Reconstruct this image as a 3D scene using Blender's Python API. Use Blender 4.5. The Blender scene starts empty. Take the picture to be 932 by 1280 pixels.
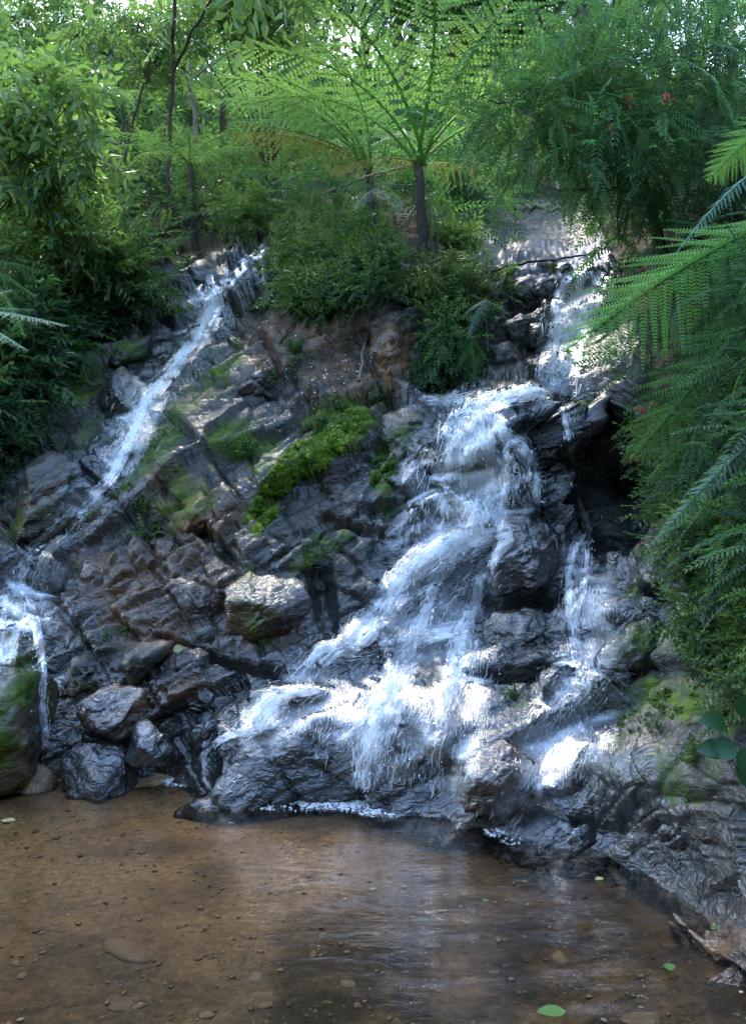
import bpy, math, random
import numpy as np
from mathutils import Vector, Matrix
from mathutils.bvhtree import BVHTree

R = math.radians
rng = np.random.default_rng(11)
random.seed(5)
sc = bpy.context.scene
COL = sc.collection

# ------------------------------------------------------------------ camera, sky, sun, exposure
F, CX, CY, CAMZ = 1108.0, 466.0, 640.0, 2.0        # focal length and centre, in photograph pixels; eye height in metres
cam = bpy.data.cameras.new('camera')
cam.sensor_fit = 'VERTICAL'; cam.sensor_height = 24.0; cam.lens = 24.0 * F / 1280.0
cam.clip_start = 0.05; cam.clip_end = 600
camo = bpy.data.objects.new('camera', cam); COL.objects.link(camo)
camo.location = (0, 0, CAMZ); camo.rotation_euler = (R(90), 0, 0)
sc.camera = camo

SUN_EL, SUN_AZ = R(50), R(-22)                      # azimuth from +Y (into the picture), negative = to the left
w = bpy.data.worlds.new('World'); sc.world = w; w.use_nodes = True
nt = w.node_tree; nt.nodes.clear()
sky = nt.nodes.new('ShaderNodeTexSky'); sky.sky_type = 'NISHITA'; sky.sun_disc = False
sky.sun_elevation = SUN_EL; sky.sun_rotation = SUN_AZ
sky.air_density = 1.2; sky.dust_density = 1.2; sky.ozone_density = 2.5
bg = nt.nodes.new('ShaderNodeBackground'); bg.inputs['Strength'].default_value = 0.15
wo = nt.nodes.new('ShaderNodeOutputWorld')
nt.links.new(sky.outputs[0], bg.inputs['Color']); nt.links.new(bg.outputs[0], wo.inputs['Surface'])
sd = bpy.data.lights.new('sun', 'SUN'); sd.energy = 0.9; sd.angle = R(20); sd.color = (1.0, 0.93, 0.80)
so = bpy.data.objects.new('sun', sd); COL.objects.link(so)
sdir = Vector((math.sin(SUN_AZ) * math.cos(SUN_EL), math.cos(SUN_AZ) * math.cos(SUN_EL), math.sin(SUN_EL)))
so.rotation_euler = sdir.to_track_quat('Z', 'Y').to_euler()
so.location = sdir * 60
sc.view_settings.view_transform = 'Standard'; sc.view_settings.look = 'None'
sc.view_settings.exposure = 3.55; sc.view_settings.gamma = 1.0
cy = sc.cycles
cy.use_denoising = True
try: cy.denoiser = 'OPENIMAGEDENOISE'
except Exception: pass
cy.max_bounces = 6; cy.transparent_max_bounces = 12; cy.caustics_reflective = False; cy.caustics_refractive = False
cy.diffuse_bounces = 3; cy.glossy_bounces = 3; cy.transmission_bounces = 4; cy.volume_bounces = 0

HAZE = 0.0
# ------------------------------------------------------------------ helpers
def tag(o, label=None, cat=None, group=None, kind=None):
    for k, v in (('label', label), ('category', cat), ('group', group), ('kind', kind)):
        if v: o[k] = v
    return o

def W(px, py, Y):
    """photograph pixel and distance -> place in the world"""
    px, py, Y = np.asarray(px, float), np.asarray(py, float), np.asarray(Y, float)
    return np.stack([(px - CX) / F * Y, Y + 0 * px, CAMZ - (py - CY) / F * Y], -1)

def PX(P):
    return P[..., 0] / P[..., 1] * F + CX, (CAMZ - P[..., 2]) / P[..., 1] * F + CY

def mesh_data(name, V, Fc, attrs=None, smooth=False, mat=None):
    V = np.ascontiguousarray(V, np.float32).reshape(-1, 3); Fc = np.ascontiguousarray(Fc, np.int32)
    me = bpy.data.meshes.new(name)
    n, k = Fc.shape
    me.vertices.add(len(V)); me.vertices.foreach_set('co', V.ravel())
    me.loops.add(n * k); me.loops.foreach_set('vertex_index', Fc.ravel())
    me.polygons.add(n); me.polygons.foreach_set('loop_start', np.arange(n, dtype=np.int32) * k)
    try: me.polygons.foreach_set('loop_total', np.full(n, k, np.int32))
    except Exception: pass
    me.polygons.foreach_set('use_smooth', np.full(n, smooth, bool))
    for a, v in (attrs or {}).items():
        at = me.attributes.new(a, 'FLOAT', 'POINT'); at.data.foreach_set('value', np.ascontiguousarray(v, np.float32).ravel())
    if mat: me.materials.append(mat)
    me.update(calc_edges=True)
    return me

def link(name, me, parent=None, loc=None):
    o = bpy.data.objects.new(name, me); COL.objects.link(o)
    if parent is not None: o.parent = parent
    if loc is not None: o.location = loc
    return o

def empty(name, loc):
    o = bpy.data.objects.new(name, None); COL.objects.link(o); o.location = loc; o.empty_display_size = 0.1
    return o

def hsh(ix, iy, iz, seed):
    h = (ix.astype(np.int64) * 374761393 + iy.astype(np.int64) * 668265263 + iz.astype(np.int64) * 1274126177 + seed * 974634777).astype(np.uint32)
    h ^= h >> np.uint32(15); h *= np.uint32(2246822519); h ^= h >> np.uint32(13); h *= np.uint32(3266489917); h ^= h >> np.uint32(16)
    return h

def r01(h): return h.astype(np.float32) * np.float32(1 / 4294967296.0)

GR = np.array([(1,1,0),(-1,1,0),(1,-1,0),(-1,-1,0),(1,0,1),(-1,0,1),(1,0,-1),(-1,0,-1),(0,1,1),(0,-1,1),(0,1,-1),(0,-1,-1),(1,1,0),(-1,1,0),(0,-1,1),(0,-1,-1)], np.float32)
def perlin(P, s, seed=0):
    p = (P * s).astype(np.float32); i = np.floor(p); f = p - i; i = i.astype(np.int32)
    u = f * f * f * (f * (f * 6 - 15) + 10)
    out = np.zeros(p.shape[0], np.float32)
    for a in (0, 1):
        wa = u[:, 0] if a else 1 - u[:, 0]
        for b in (0, 1):
            wb = wa * (u[:, 1] if b else 1 - u[:, 1])
            for c in (0, 1):
                wc = wb * (u[:, 2] if c else 1 - u[:, 2])
                g = GR[hsh(i[:, 0] + a, i[:, 1] + b, i[:, 2] + c, seed) & np.uint32(15)]
                out += wc * (g[:, 0] * (f[:, 0] - a) + g[:, 1] * (f[:, 1] - b) + g[:, 2] * (f[:, 2] - c))
    return out

def fbm(P, s, oct=4, seed=0, gain=0.5, ridge=False):
    out = 0; a = 1.0
    for k in range(oct):
        n = perlin(P, s * 2.03 ** k, seed + k * 17)
        out = out + a * ((0.45 - np.abs(n)) if ridge else n); a *= gain
    return out

def facets(P, s, seed=0, tilt=0.8):
    """broken-rock relief: every Voronoi cell is a tilted plane. Returns (height, edge closeness, cell random)"""
    p = (P * s).astype(np.float32); ib = np.floor(p).astype(np.int32)
    n = len(p); d1 = np.full(n, 9, np.float32); d2 = np.full(n, 9, np.float32)
    hb = np.zeros(n, np.uint32); cb = np.zeros((n, 3), np.float32)
    for a in (-1, 0, 1):
        for b in (-1, 0, 1):
            for c in (-1, 0, 1):
                h = hsh(ib[:, 0] + a, ib[:, 1] + b, ib[:, 2] + c, seed)
                q = np.stack([ib[:, 0] + a + r01(h), ib[:, 1] + b + r01(h * np.uint32(1597334677)), ib[:, 2] + c + r01(h * np.uint32(3812015801))], -1).astype(np.float32)
                d = ((p - q) ** 2).sum(1)
                m = d < d1
                d2 = np.where(m, d1, np.minimum(d2, d)); d1 = np.where(m, d, d1)
                hb = np.where(m, h, hb); cb[m] = q[m]
    g = np.stack([r01(hb * np.uint32(2654435761)), r01(hb * np.uint32(40503 * 7 + 1)), r01(hb * np.uint32(2246822519))], -1) - 0.5
    hgt = (r01(hb * np.uint32(747796405)) - 0.5) + tilt * 2 * ((p - cb) * g).sum(1)
    return hgt, np.sqrt(d2) - np.sqrt(d1), r01(hb * np.uint32(277803737))

def sstep(a, b, x):
    t = np.clip((x - a) / (b - a), 0, 1); return t * t * (3 - 2 * t)

def inpoly(px, py, poly):
    c = np.zeros(np.shape(px), bool); n = len(poly)
    for i in range(n):
        x0, y0 = poly[i]; x1, y1 = poly[i - 1]
        c ^= ((y0 > py) != (y1 > py)) & (px < (x1 - x0) * (py - y0) / ((y1 - y0) or 1e-9) + x0)
    return c

def polypts(poly, n):
    xs, ys = zip(*poly); out = []
    while sum(len(o[0]) for o in out) < n:
        x = rng.uniform(min(xs), max(xs), n); y = rng.uniform(min(ys), max(ys), n); k = inpoly(x, y, poly); out.append((x[k], y[k]))
    return np.concatenate([o[0] for o in out])[:n], np.concatenate([o[1] for o in out])[:n]

# ------------------------------------------------------------------ materials
def join(parts):
    V, Fc, o = [], [], 0
    for v, f in parts: V.append(v); Fc.append(np.asarray(f) + o); o += len(v)
    return np.concatenate(V), np.concatenate(Fc)

class NT:
    def __init__(s, name):
        s.m = bpy.data.materials.new(name); s.m.use_nodes = True; s.t = s.m.node_tree; s.t.nodes.clear()
        s.out = s.n('ShaderNodeOutputMaterial')
    def n(s, t, **kw):
        x = s.t.nodes.new(t)
        for k, v in kw.items(): setattr(x, k, v)
        return x
    def l(s, a, b): s.t.links.new(a, b)
    def pos(s): return s.n('ShaderNodeNewGeometry').outputs['Position']
    def noise(s, scale, detail=5, rough=0.6, vec=None, dist=0.0):
        x = s.n('ShaderNodeTexNoise'); x.inputs['Scale'].default_value = scale; x.inputs['Detail'].default_value = detail
        x.inputs['Roughness'].default_value = rough; x.inputs['Distortion'].default_value = dist
        s.l(vec if vec is not None else s.pos(), x.inputs['Vector']); return x.outputs['Fac']
    def ramp(s, fac, stops):
        x = s.n('ShaderNodeValToRGB'); e = x.color_ramp.elements
        while len(e) < len(stops): e.new(0.5)
        for k, (p, c) in enumerate(stops):
            e[k].position = p; e[k].color = (c if hasattr(c, '__len__') else (c, c, c)) + (1,) if hasattr(c, '__len__') else (c, c, c, 1)
        s.l(fac, x.inputs[0]); return x.outputs[0]
    def attr(s, a): return s.n('ShaderNodeAttribute', attribute_name=a).outputs['Fac']
    def mix(s, f, a, b, mode='MIX'):
        x = s.n('ShaderNodeMix', data_type='RGBA', blend_type=mode)
        for sock, v in ((x.inputs[0], f), (x.inputs[6], a), (x.inputs[7], b)):
            if hasattr(v, 'is_linked'): s.l(v, sock)
            elif hasattr(v, '__len__'): sock.default_value = tuple(v) + (1,)
            else: sock.default_value = v
        return x.outputs[2]
    def math(s, op, a, b=0.0, clamp=False):
        x = s.n('ShaderNodeMath', operation=op, use_clamp=clamp)
        for sock, v in zip(x.inputs, (a, b)):
            if hasattr(v, 'is_linked'): s.l(v, sock)
            else: sock.default_value = v
        return x.outputs[0]
    def bump(s, h, strength, dist, normal=None):
        x = s.n('ShaderNodeBump')
        if hasattr(strength, 'is_linked'): s.l(strength, x.inputs['Strength'])
        else: x.inputs['Strength'].default_value = strength
        x.inputs['Distance'].default_value = dist
        s.l(h, x.inputs['Height'])
        if normal is not None: s.l(normal, x.inputs['Normal'])
        return x.outputs[0]
    def bsdf(s, color, rough, normal=None, spec=0.5):
        b = s.n('ShaderNodeBsdfPrincipled')
        for sock, v in ((b.inputs['Base Color'], color), (b.inputs['Roughness'], rough), (b.inputs['Specular IOR Level'], spec)):
            if hasattr(v, 'is_linked'): s.l(v, sock)
            elif hasattr(v, '__len__'): sock.default_value = tuple(v) + (1,)
            else: sock.default_value = v
        if normal is not None: s.l(normal, b.inputs['Normal'])
        return b
    def done(s, shader): s.l(shader, s.out.inputs['Surface']); return s.m

def rock_material(name='wet_rock'):
    t = NT(name); p = t.pos()
    n1 = t.noise(0.9, 6, 0.62, p, 0.6); n2 = t.noise(5.5, 6, 0.65, p, 0.3); n3 = t.noise(34, 4, 0.7, p)
    c = t.ramp(n1, [(0.26, (0.009, 0.0085, 0.008)), (0.42, (0.024, 0.023, 0.019)), (0.52, (0.023, 0.026, 0.017)), (0.60, (0.046, 0.036, 0.026)), (0.74, (0.042, 0.025, 0.014))])
    c = t.mix(t.ramp(n2, [(0.35, 0.0), (0.7, 0.75)]), c, (0.062, 0.058, 0.050))
    c = t.mix(t.ramp(n3, [(0.45, 0.0), (0.62, 0.5)]), c, (0.017, 0.018, 0.020))
    # browns and rust
    rust = t.math('MULTIPLY', t.attr('rust'), t.ramp(n2, [(0.25, 0.45), (0.6, 1.0)]), True)
    c = t.mix(rust, c, t.ramp(n2, [(0.3, (0.070, 0.038, 0.018)), (0.65, (0.185, 0.090, 0.034))]))
    soil = t.attr('soil')
    c = t.mix(soil, c, t.ramp(n2, [(0.3, (0.016, 0.013, 0.009)), (0.7, (0.040, 0.032, 0.020))]))
    # lichen and moss
    mossn = t.math('MULTIPLY', t.attr('moss'), t.ramp(t.noise(9, 5, 0.7, p), [(0.32, 0.25), (0.58, 1.25)]), True)
    c = t.mix(mossn, c, t.ramp(t.noise(16, 4, 0.7, p), [(0.3, (0.030, 0.050, 0.010)), (0.7, (0.105, 0.165, 0.022))]))
    wet = t.attr('wet')
    c = t.mix(t.math('MULTIPLY', wet, 0.85), c, t.mix(1.0, c, (0.34, 0.37, 0.44), 'MULTIPLY'))
    ro = t.math('SUBTRACT', t.ramp(n2, [(0.3, 0.22), (0.7, 0.40)]), t.math('MULTIPLY', wet, 0.16))
    ro = t.math('ADD', ro, t.math('MULTIPLY', mossn, 0.35)); ro = t.math('ADD', ro, t.math('MULTIPLY', soil, 0.4), True)
    v = t.n('ShaderNodeTexVoronoi', feature='DISTANCE_TO_EDGE'); v.inputs['Scale'].default_value = 5.0
    vm = t.n('ShaderNodeVectorMath', operation='ADD'); t.l(p, vm.inputs[0])
    vn = t.n('ShaderNodeTexNoise'); vn.inputs['Scale'].default_value = 3.0; t.l(p, vn.inputs['Vector'])
    vs = t.n('ShaderNodeVectorMath', operation='SCALE'); vs.inputs['Scale'].default_value = 0.35; t.l(vn.outputs['Color'], vs.inputs[0]); t.l(vs.outputs[0], vm.inputs[1])
    mp = t.n('ShaderNodeMapping'); mp.inputs['Rotation'].default_value = (0.2, 0.65, 0.1); mp.inputs['Scale'].default_value = (0.55, 0.8, 1.7)
    t.l(vm.outputs[0], mp.inputs['Vector']); t.l(mp.outputs[0], v.inputs['Vector'])
    crack = t.ramp(v.outputs['Distance'], [(0.0, 0.0), (0.05, 1.0)])
    h = t.math('ADD', t.math('MULTIPLY', t.noise(9, 5, 0.58, mp.outputs[0], 0.4), 1.0), t.math('MULTIPLY', crack, 0.10))
    nb = t.bump(h, t.ramp(t.noise(1.1, 3, .55, p), [(0.35, 0.28), (0.6, 0.70)]), 0.07)
    rg = t.math('ABSOLUTE', t.math('SUBTRACT', t.noise(15, 3, 0.55, p, 0.8), 0.5))
    nb = t.bump(t.math('MULTIPLY', rg, -1.0), t.math('MULTIPLY', t.math('ADD', t.math('MULTIPLY', wet, 0.33), 0.10), t.ramp(t.noise(1.7, 3, .55, p), [(0.35, 0.25), (0.6, 1.0)])), 0.10, nb)
    nb = t.bump(t.noise(48, 4, 0.6, p), 0.30, 0.016, nb)
    sp = t.math('MULTIPLY', t.math('ADD', t.math('MULTIPLY', wet, 0.62), 0.22), t.math('SUBTRACT', 1.0, t.math('MULTIPLY', t.math('ADD', soil, mossn, True), 0.85)))
    b = t.bsdf(c, ro, nb, sp); b.inputs['IOR'].default_value = 1.60
    return t.done(b.outputs[0])

def leaf_material(name, dark, mid, light, trans, tw=0.42, rough=0.45, spec=0.3):
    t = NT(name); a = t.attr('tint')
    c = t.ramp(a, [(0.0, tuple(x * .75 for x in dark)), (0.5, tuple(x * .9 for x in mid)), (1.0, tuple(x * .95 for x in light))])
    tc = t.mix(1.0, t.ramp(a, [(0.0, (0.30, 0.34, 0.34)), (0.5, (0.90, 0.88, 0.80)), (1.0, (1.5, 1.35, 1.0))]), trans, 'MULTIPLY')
    b = t.bsdf(c, rough, None, spec)
    tr = t.n('ShaderNodeBsdfTranslucent'); t.l(tc, tr.inputs['Color'])
    m = t.n('ShaderNodeMixShader'); m.inputs[0].default_value = tw
    t.l(b.outputs[0], m.inputs[1]); t.l(tr.outputs[0], m.inputs[2])
    return t.done(m.outputs[0])

M_ROCK = rock_material()
M_LEAF = leaf_material('broad_leaf', (0.012, 0.040, 0.014), (0.034, 0.080, 0.026), (0.090, 0.140, 0.034), (0.12, 0.24, 0.055))
M_FEATHER = leaf_material('feather_leaf', (0.011, 0.042, 0.018), (0.026, 0.088, 0.026), (0.070, 0.138, 0.036), (0.095, 0.245, 0.06), 0.42)
M_FERN = leaf_material('fern_leaf', (0.020, 0.066, 0.018), (0.062, 0.160, 0.028), (0.16, 0.15, 0.035), (0.17, 0.33, 0.085), 0.5, 0.55, 0.15)
M_PALE = leaf_material('pale_fern_leaf', (0.05, 0.11, 0.075), (0.10, 0.20, 0.13), (0.15, 0.26, 0.16), (0.12, 0.27, 0.12), 0.3, 0.40, 0.4)
M_BRIGHTFERN = leaf_material('bright_fern_leaf', (0.05, 0.13, 0.02), (0.10, 0.25, 0.03), (0.16, 0.30, 0.05), (0.24, 0.48, 0.08), 0.45, 0.5, 0.2)
M_BROWNFERN = leaf_material('brown_fern_leaf', (0.10, 0.14, 0.03), (0.20, 0.18, 0.045), (0.28, 0.20, 0.05), (0.34, 0.32, 0.07), 0.4, 0.6, 0.15)
M_GRASS = leaf_material('grass_blade', (0.020, 0.048, 0.012), (0.050, 0.105, 0.020), (0.13, 0.125, 0.035), (0.14, 0.26, 0.04), 0.35)
M_MOSS = leaf_material('moss_blade', (0.040, 0.075, 0.010), (0.105, 0.185, 0.018), (0.20, 0.28, 0.03), (0.22, 0.36, 0.03), 0.35, 0.6, 0.2)

def bark_material(name, a, b, sc_=18):
    t = NT(name); p = t.pos()
    mp = t.n('ShaderNodeMapping'); mp.inputs['Scale'].default_value = (1, 1, 0.25); t.l(p, mp.inputs['Vector'])
    n = t.noise(sc_, 6, 0.7, mp.outputs[0])
    return t.done(t.bsdf(t.ramp(n, [(0.3, a), (0.7, b)]), 0.8, t.bump(n, 0.9, 0.03), 0.2).outputs[0])
M_BARK = bark_material('dark_bark', (0.018, 0.014, 0.011), (0.065, 0.052, 0.040))
M_PALEBARK = bark_material('pale_bark', (0.07, 0.06, 0.045), (0.20, 0.17, 0.125))
M_STALK = bark_material('leaf_stalk', (0.035, 0.028, 0.014), (0.09, 0.085, 0.03), 30)

def water_white():
    t = NT('white_water')
    b = t.bsdf((0.97, 0.96, 0.95), 0.22, None, 0.5)
    tr = t.n('ShaderNodeBsdfTranslucent'); tr.inputs['Color'].default_value = (0.93, 0.96, 0.98, 1)
    m = t.n('ShaderNodeMixShader'); m.inputs[0].default_value = 0.5
    t.l(b.outputs[0], m.inputs[1]); t.l(tr.outputs[0], m.inputs[2])
    return t.done(m.outputs[0])
M_WHITE = water_white()

def water_clear():
    t = NT('pool_water'); p = t.pos()
    mp = t.n('ShaderNodeMapping'); mp.inputs['Scale'].default_value = (1.0, 2.6, 1.0); t.l(p, mp.inputs['Vector'])
    h = t.noise(6.0, 4, 0.55, mp.outputs[0], 0.8)
    nb = t.bump(h, 0.13, 0.05)
    fr = t.n('ShaderNodeFresnel'); fr.inputs['IOR'].default_value = 1.62; t.l(nb, fr.inputs['Normal'])
    tp = t.n('ShaderNodeBsdfTransparent'); tp.inputs['Color'].default_value = (0.80, 0.74, 0.64, 1)
    gl = t.n('ShaderNodeBsdfGlossy'); gl.inputs['Roughness'].default_value = 0.04; t.l(nb, gl.inputs['Normal'])
    m = t.n('ShaderNodeMixShader'); t.l(t.math('MULTIPLY', fr.outputs[0], 1.0, True), m.inputs[0])
    t.l(tp.outputs[0], m.inputs[1]); t.l(gl.outputs[0], m.inputs[2])
    return t.done(m.outputs[0])
M_WATER = water_clear()

def bed_material():
    t = NT('pool_bed_sand'); p = t.pos()
    n1 = t.noise(1.6, 5, 0.6, p); n2 = t.noise(22, 6, 0.75, p); n3 = t.noise(90, 3, 0.6, p)
    c = t.ramp(n2, [(0.28, (0.105, 0.066, 0.034)), (0.5, (0.33, 0.205, 0.098)), (0.72, (0.52, 0.35, 0.19))])
    c = t.mix(t.ramp(n1, [(0.45, 0.0), (0.65, 0.7)]), c, (0.060, 0.046, 0.032))
    c = t.mix(t.ramp(n3, [(0.55, 0.0), (0.75, 0.8)]), c, (0.36, 0.25, 0.15))
    c = t.mix(t.math('MULTIPLY', t.attr('silt_and_reflection'), t.ramp(t.noise(3.5, 5, .65, p), [(0.3, .35), (0.6, 1.0)]), True), c, t.ramp(n2, [(0.3, (0.016, 0.013, 0.010)), (0.7, (0.075, 0.056, 0.036))]))
    return t.done(t.bsdf(c, 0.7, t.bump(n2, 0.8, 0.02), 0.3).outputs[0])
M_BED = bed_material()

def pebble_material():
    t = NT('pebble_stone')
    oi = t.n('ShaderNodeObjectInfo')
    c = t.ramp(oi.outputs['Random'], [(0.0, (0.17, 0.115, 0.066)), (0.3, (0.26, 0.165, 0.085)), (0.6, (0.30, 0.20, 0.11)), (0.9, (0.24, 0.20, 0.16)), (1.0, (0.50, 0.42, 0.30))])
    tc = t.n('ShaderNodeTexCoord'); n = t.noise(3.0, 5, 0.65, tc.outputs['Object'])
    c = t.mix(t.ramp(n, [(0.35, 0.0), (0.7, 0.5)]), c, (0.13, 0.09, 0.06))
    return t.done(t.bsdf(c, 0.5, t.bump(n, 0.4, 0.05), 0.4).outputs[0])
M_PEB = pebble_material()

def plain(name, c, rough=0.5, tw=0.0):
    t = NT(name); n = t.noise(40, 3, 0.6)
    b = t.bsdf(t.mix(t.ramp(n, [(0.3, 0.0), (0.7, 1.0)]), tuple(x * 0.7 for x in c), c), rough)
    if not tw: return t.done(b.outputs[0])
    tr = t.n('ShaderNodeBsdfTranslucent'); tr.inputs['Color'].default_value = tuple(c) + (1,)
    m = t.n('ShaderNodeMixShader'); m.inputs[0].default_value = tw
    t.l(b.outputs[0], m.inputs[1]); t.l(tr.outputs[0], m.inputs[2]); return t.done(m.outputs[0])
M_RED = plain('red_petal', (0.55, 0.02, 0.04), 0.5, 0.3)
M_PETAL = plain('white_petal', (0.75, 0.74, 0.68), 0.5, 0.2)
M_YLEAF = plain('yellowing_leaf', (0.30, 0.29, 0.12), 0.45, 0.3)
M_GLEAF = plain('green_fallen_leaf', (0.05, 0.13, 0.025), 0.4, 0.2)
M_BIGLEAF = plain('glossy_leaf', (0.020, 0.085, 0.022), 0.45, 0.3)

# ------------------------------------------------------------------ the cliff's overall shape: distance as a smooth function of direction
CP = """-220,960,6.9 0,955,6.65 100,958,6.7 240,965,6.55 262,992,6.2 420,998,6.15 510,1008,5.92 570,1006,5.88 605,1026,5.6 650,1050,5.3 740,1070,5.08 850,1108,4.68 930,1226,3.75 1100,1420,2.85
-220,1110,6.2 0,1090,6.3 240,1090,6.2 420,1100,5.9 600,1150,5.2 740,1200,4.6 850,1260,4.2 930,1400,3.4 -220,1250,6.0 240,1250,5.9 500,1300,5.4 740,1360,4.3
100,880,6.9 200,880,6.8 300,890,6.5 420,880,6.35 520,900,6.2 620,940,5.85 700,950,5.6 780,960,5.15 860,950,4.75 940,950,4.2 1080,950,3.5
0,800,7.4 100,800,7.25 200,800,7.1 300,800,7.0 400,800,6.95 480,800,6.9 560,810,6.75 650,810,6.55 720,830,6.35 800,830,5.75 880,830,5.1 1000,830,4.3
60,700,8.0 200,700,7.6 330,690,7.35 480,700,7.35 600,700,7.2 690,700,7.05 740,700,7.0 800,700,6.5 880,700,5.6 1000,700,4.7
-220,620,9.2 0,620,8.6 120,600,8.35 200,600,8.2 300,620,7.8 450,620,7.75 600,620,7.55 690,610,7.45 745,600,7.9 800,600,7.2 860,590,6.4 960,580,5.4 1100,560,4.6
-150,480,9.8 0,480,9.6 100,500,9.4 200,500,9.15 330,500,8.75 450,500,8.5 510,515,8.1 580,520,7.85 660,500,7.8 700,515,8.1 745,520,8.4 800,490,8.0 880,470,7.0 980,440,6.0
580,480,8.9 640,475,9.0 690,480,9.2 740,465,8.7
-100,380,11.2 50,400,10.8 150,430,10.3 230,420,10.2 280,400,10.1 400,420,9.3 500,420,9.0 560,440,9.3 620,430,9.9 705,420,9.9 760,410,9.4 830,380,8.8 920,350,7.8
180,345,11.4 260,335,11.3 340,308,11.9 400,340,10.5 530,330,9.9 590,320,11.2 660,340,11.0 728,338,10.9 770,320,10.8 850,260,10.3 960,220,9.0
620,290,13.5 700,290,13.2 660,262,16.5 700,252,17.5 640,250,19 740,280,12.8
350,285,13.4 420,280,12.5 530,270,12.3 580,270,14.5 200,300,12.8 60,300,12.0 -100,300,12.0
0,200,15 150,200,17 300,220,18 450,220,19 560,220,22 640,225,24 720,220,19 800,180,13.5 900,120,11.5 1050,100,9.5
0,110,19 150,110,23 300,130,26 450,150,29 600,160,33 720,140,28 820,80,17 950,20,12.5 1100,0,10.5
-220,200,14 -220,60,18 0,40,22 200,60,28 900,-60,15"""
CP = np.array([[float(v) for v in q.split(',')] for q in CP.split()])
def tps_fit(x, y, v, lam=0.0006):
    n = len(x); r2 = (x[:, None] - x) ** 2 + (y[:, None] - y) ** 2
    K = 0.5 * r2 * np.log(r2 + 1e-12) + lam * np.eye(n)
    Q = np.c_[np.ones(n), x, y]; A = np.zeros((n + 3, n + 3)); A[:n, :n] = K; A[:n, n:] = Q; A[n:, :n] = Q.T
    return np.linalg.solve(A, np.r_[v, 0, 0, 0])
_cx, _cy = CP[:, 0] / 500, CP[:, 1] / 500
_tw = tps_fit(_cx, _cy, np.log(CP[:, 2]))
def depth(px, py):
    x = np.asarray(px, float).ravel() / 500; y = np.asarray(py, float).ravel() / 500
    out = np.empty(len(x))
    for s in range(0, len(x), 40000):
        xs, ys = x[s:s + 40000, None], y[s:s + 40000, None]
        r2 = (xs - _cx) ** 2 + (ys - _cy) ** 2
        out[s:s + 40000] = 0.5 * (r2 * np.log(r2 + 1e-12)) @ _tw[:-3] + _tw[-3] + xs[:, 0] * _tw[-2] + ys[:, 0] * _tw[-1]
    return np.exp(out).reshape(np.shape(px))

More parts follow.
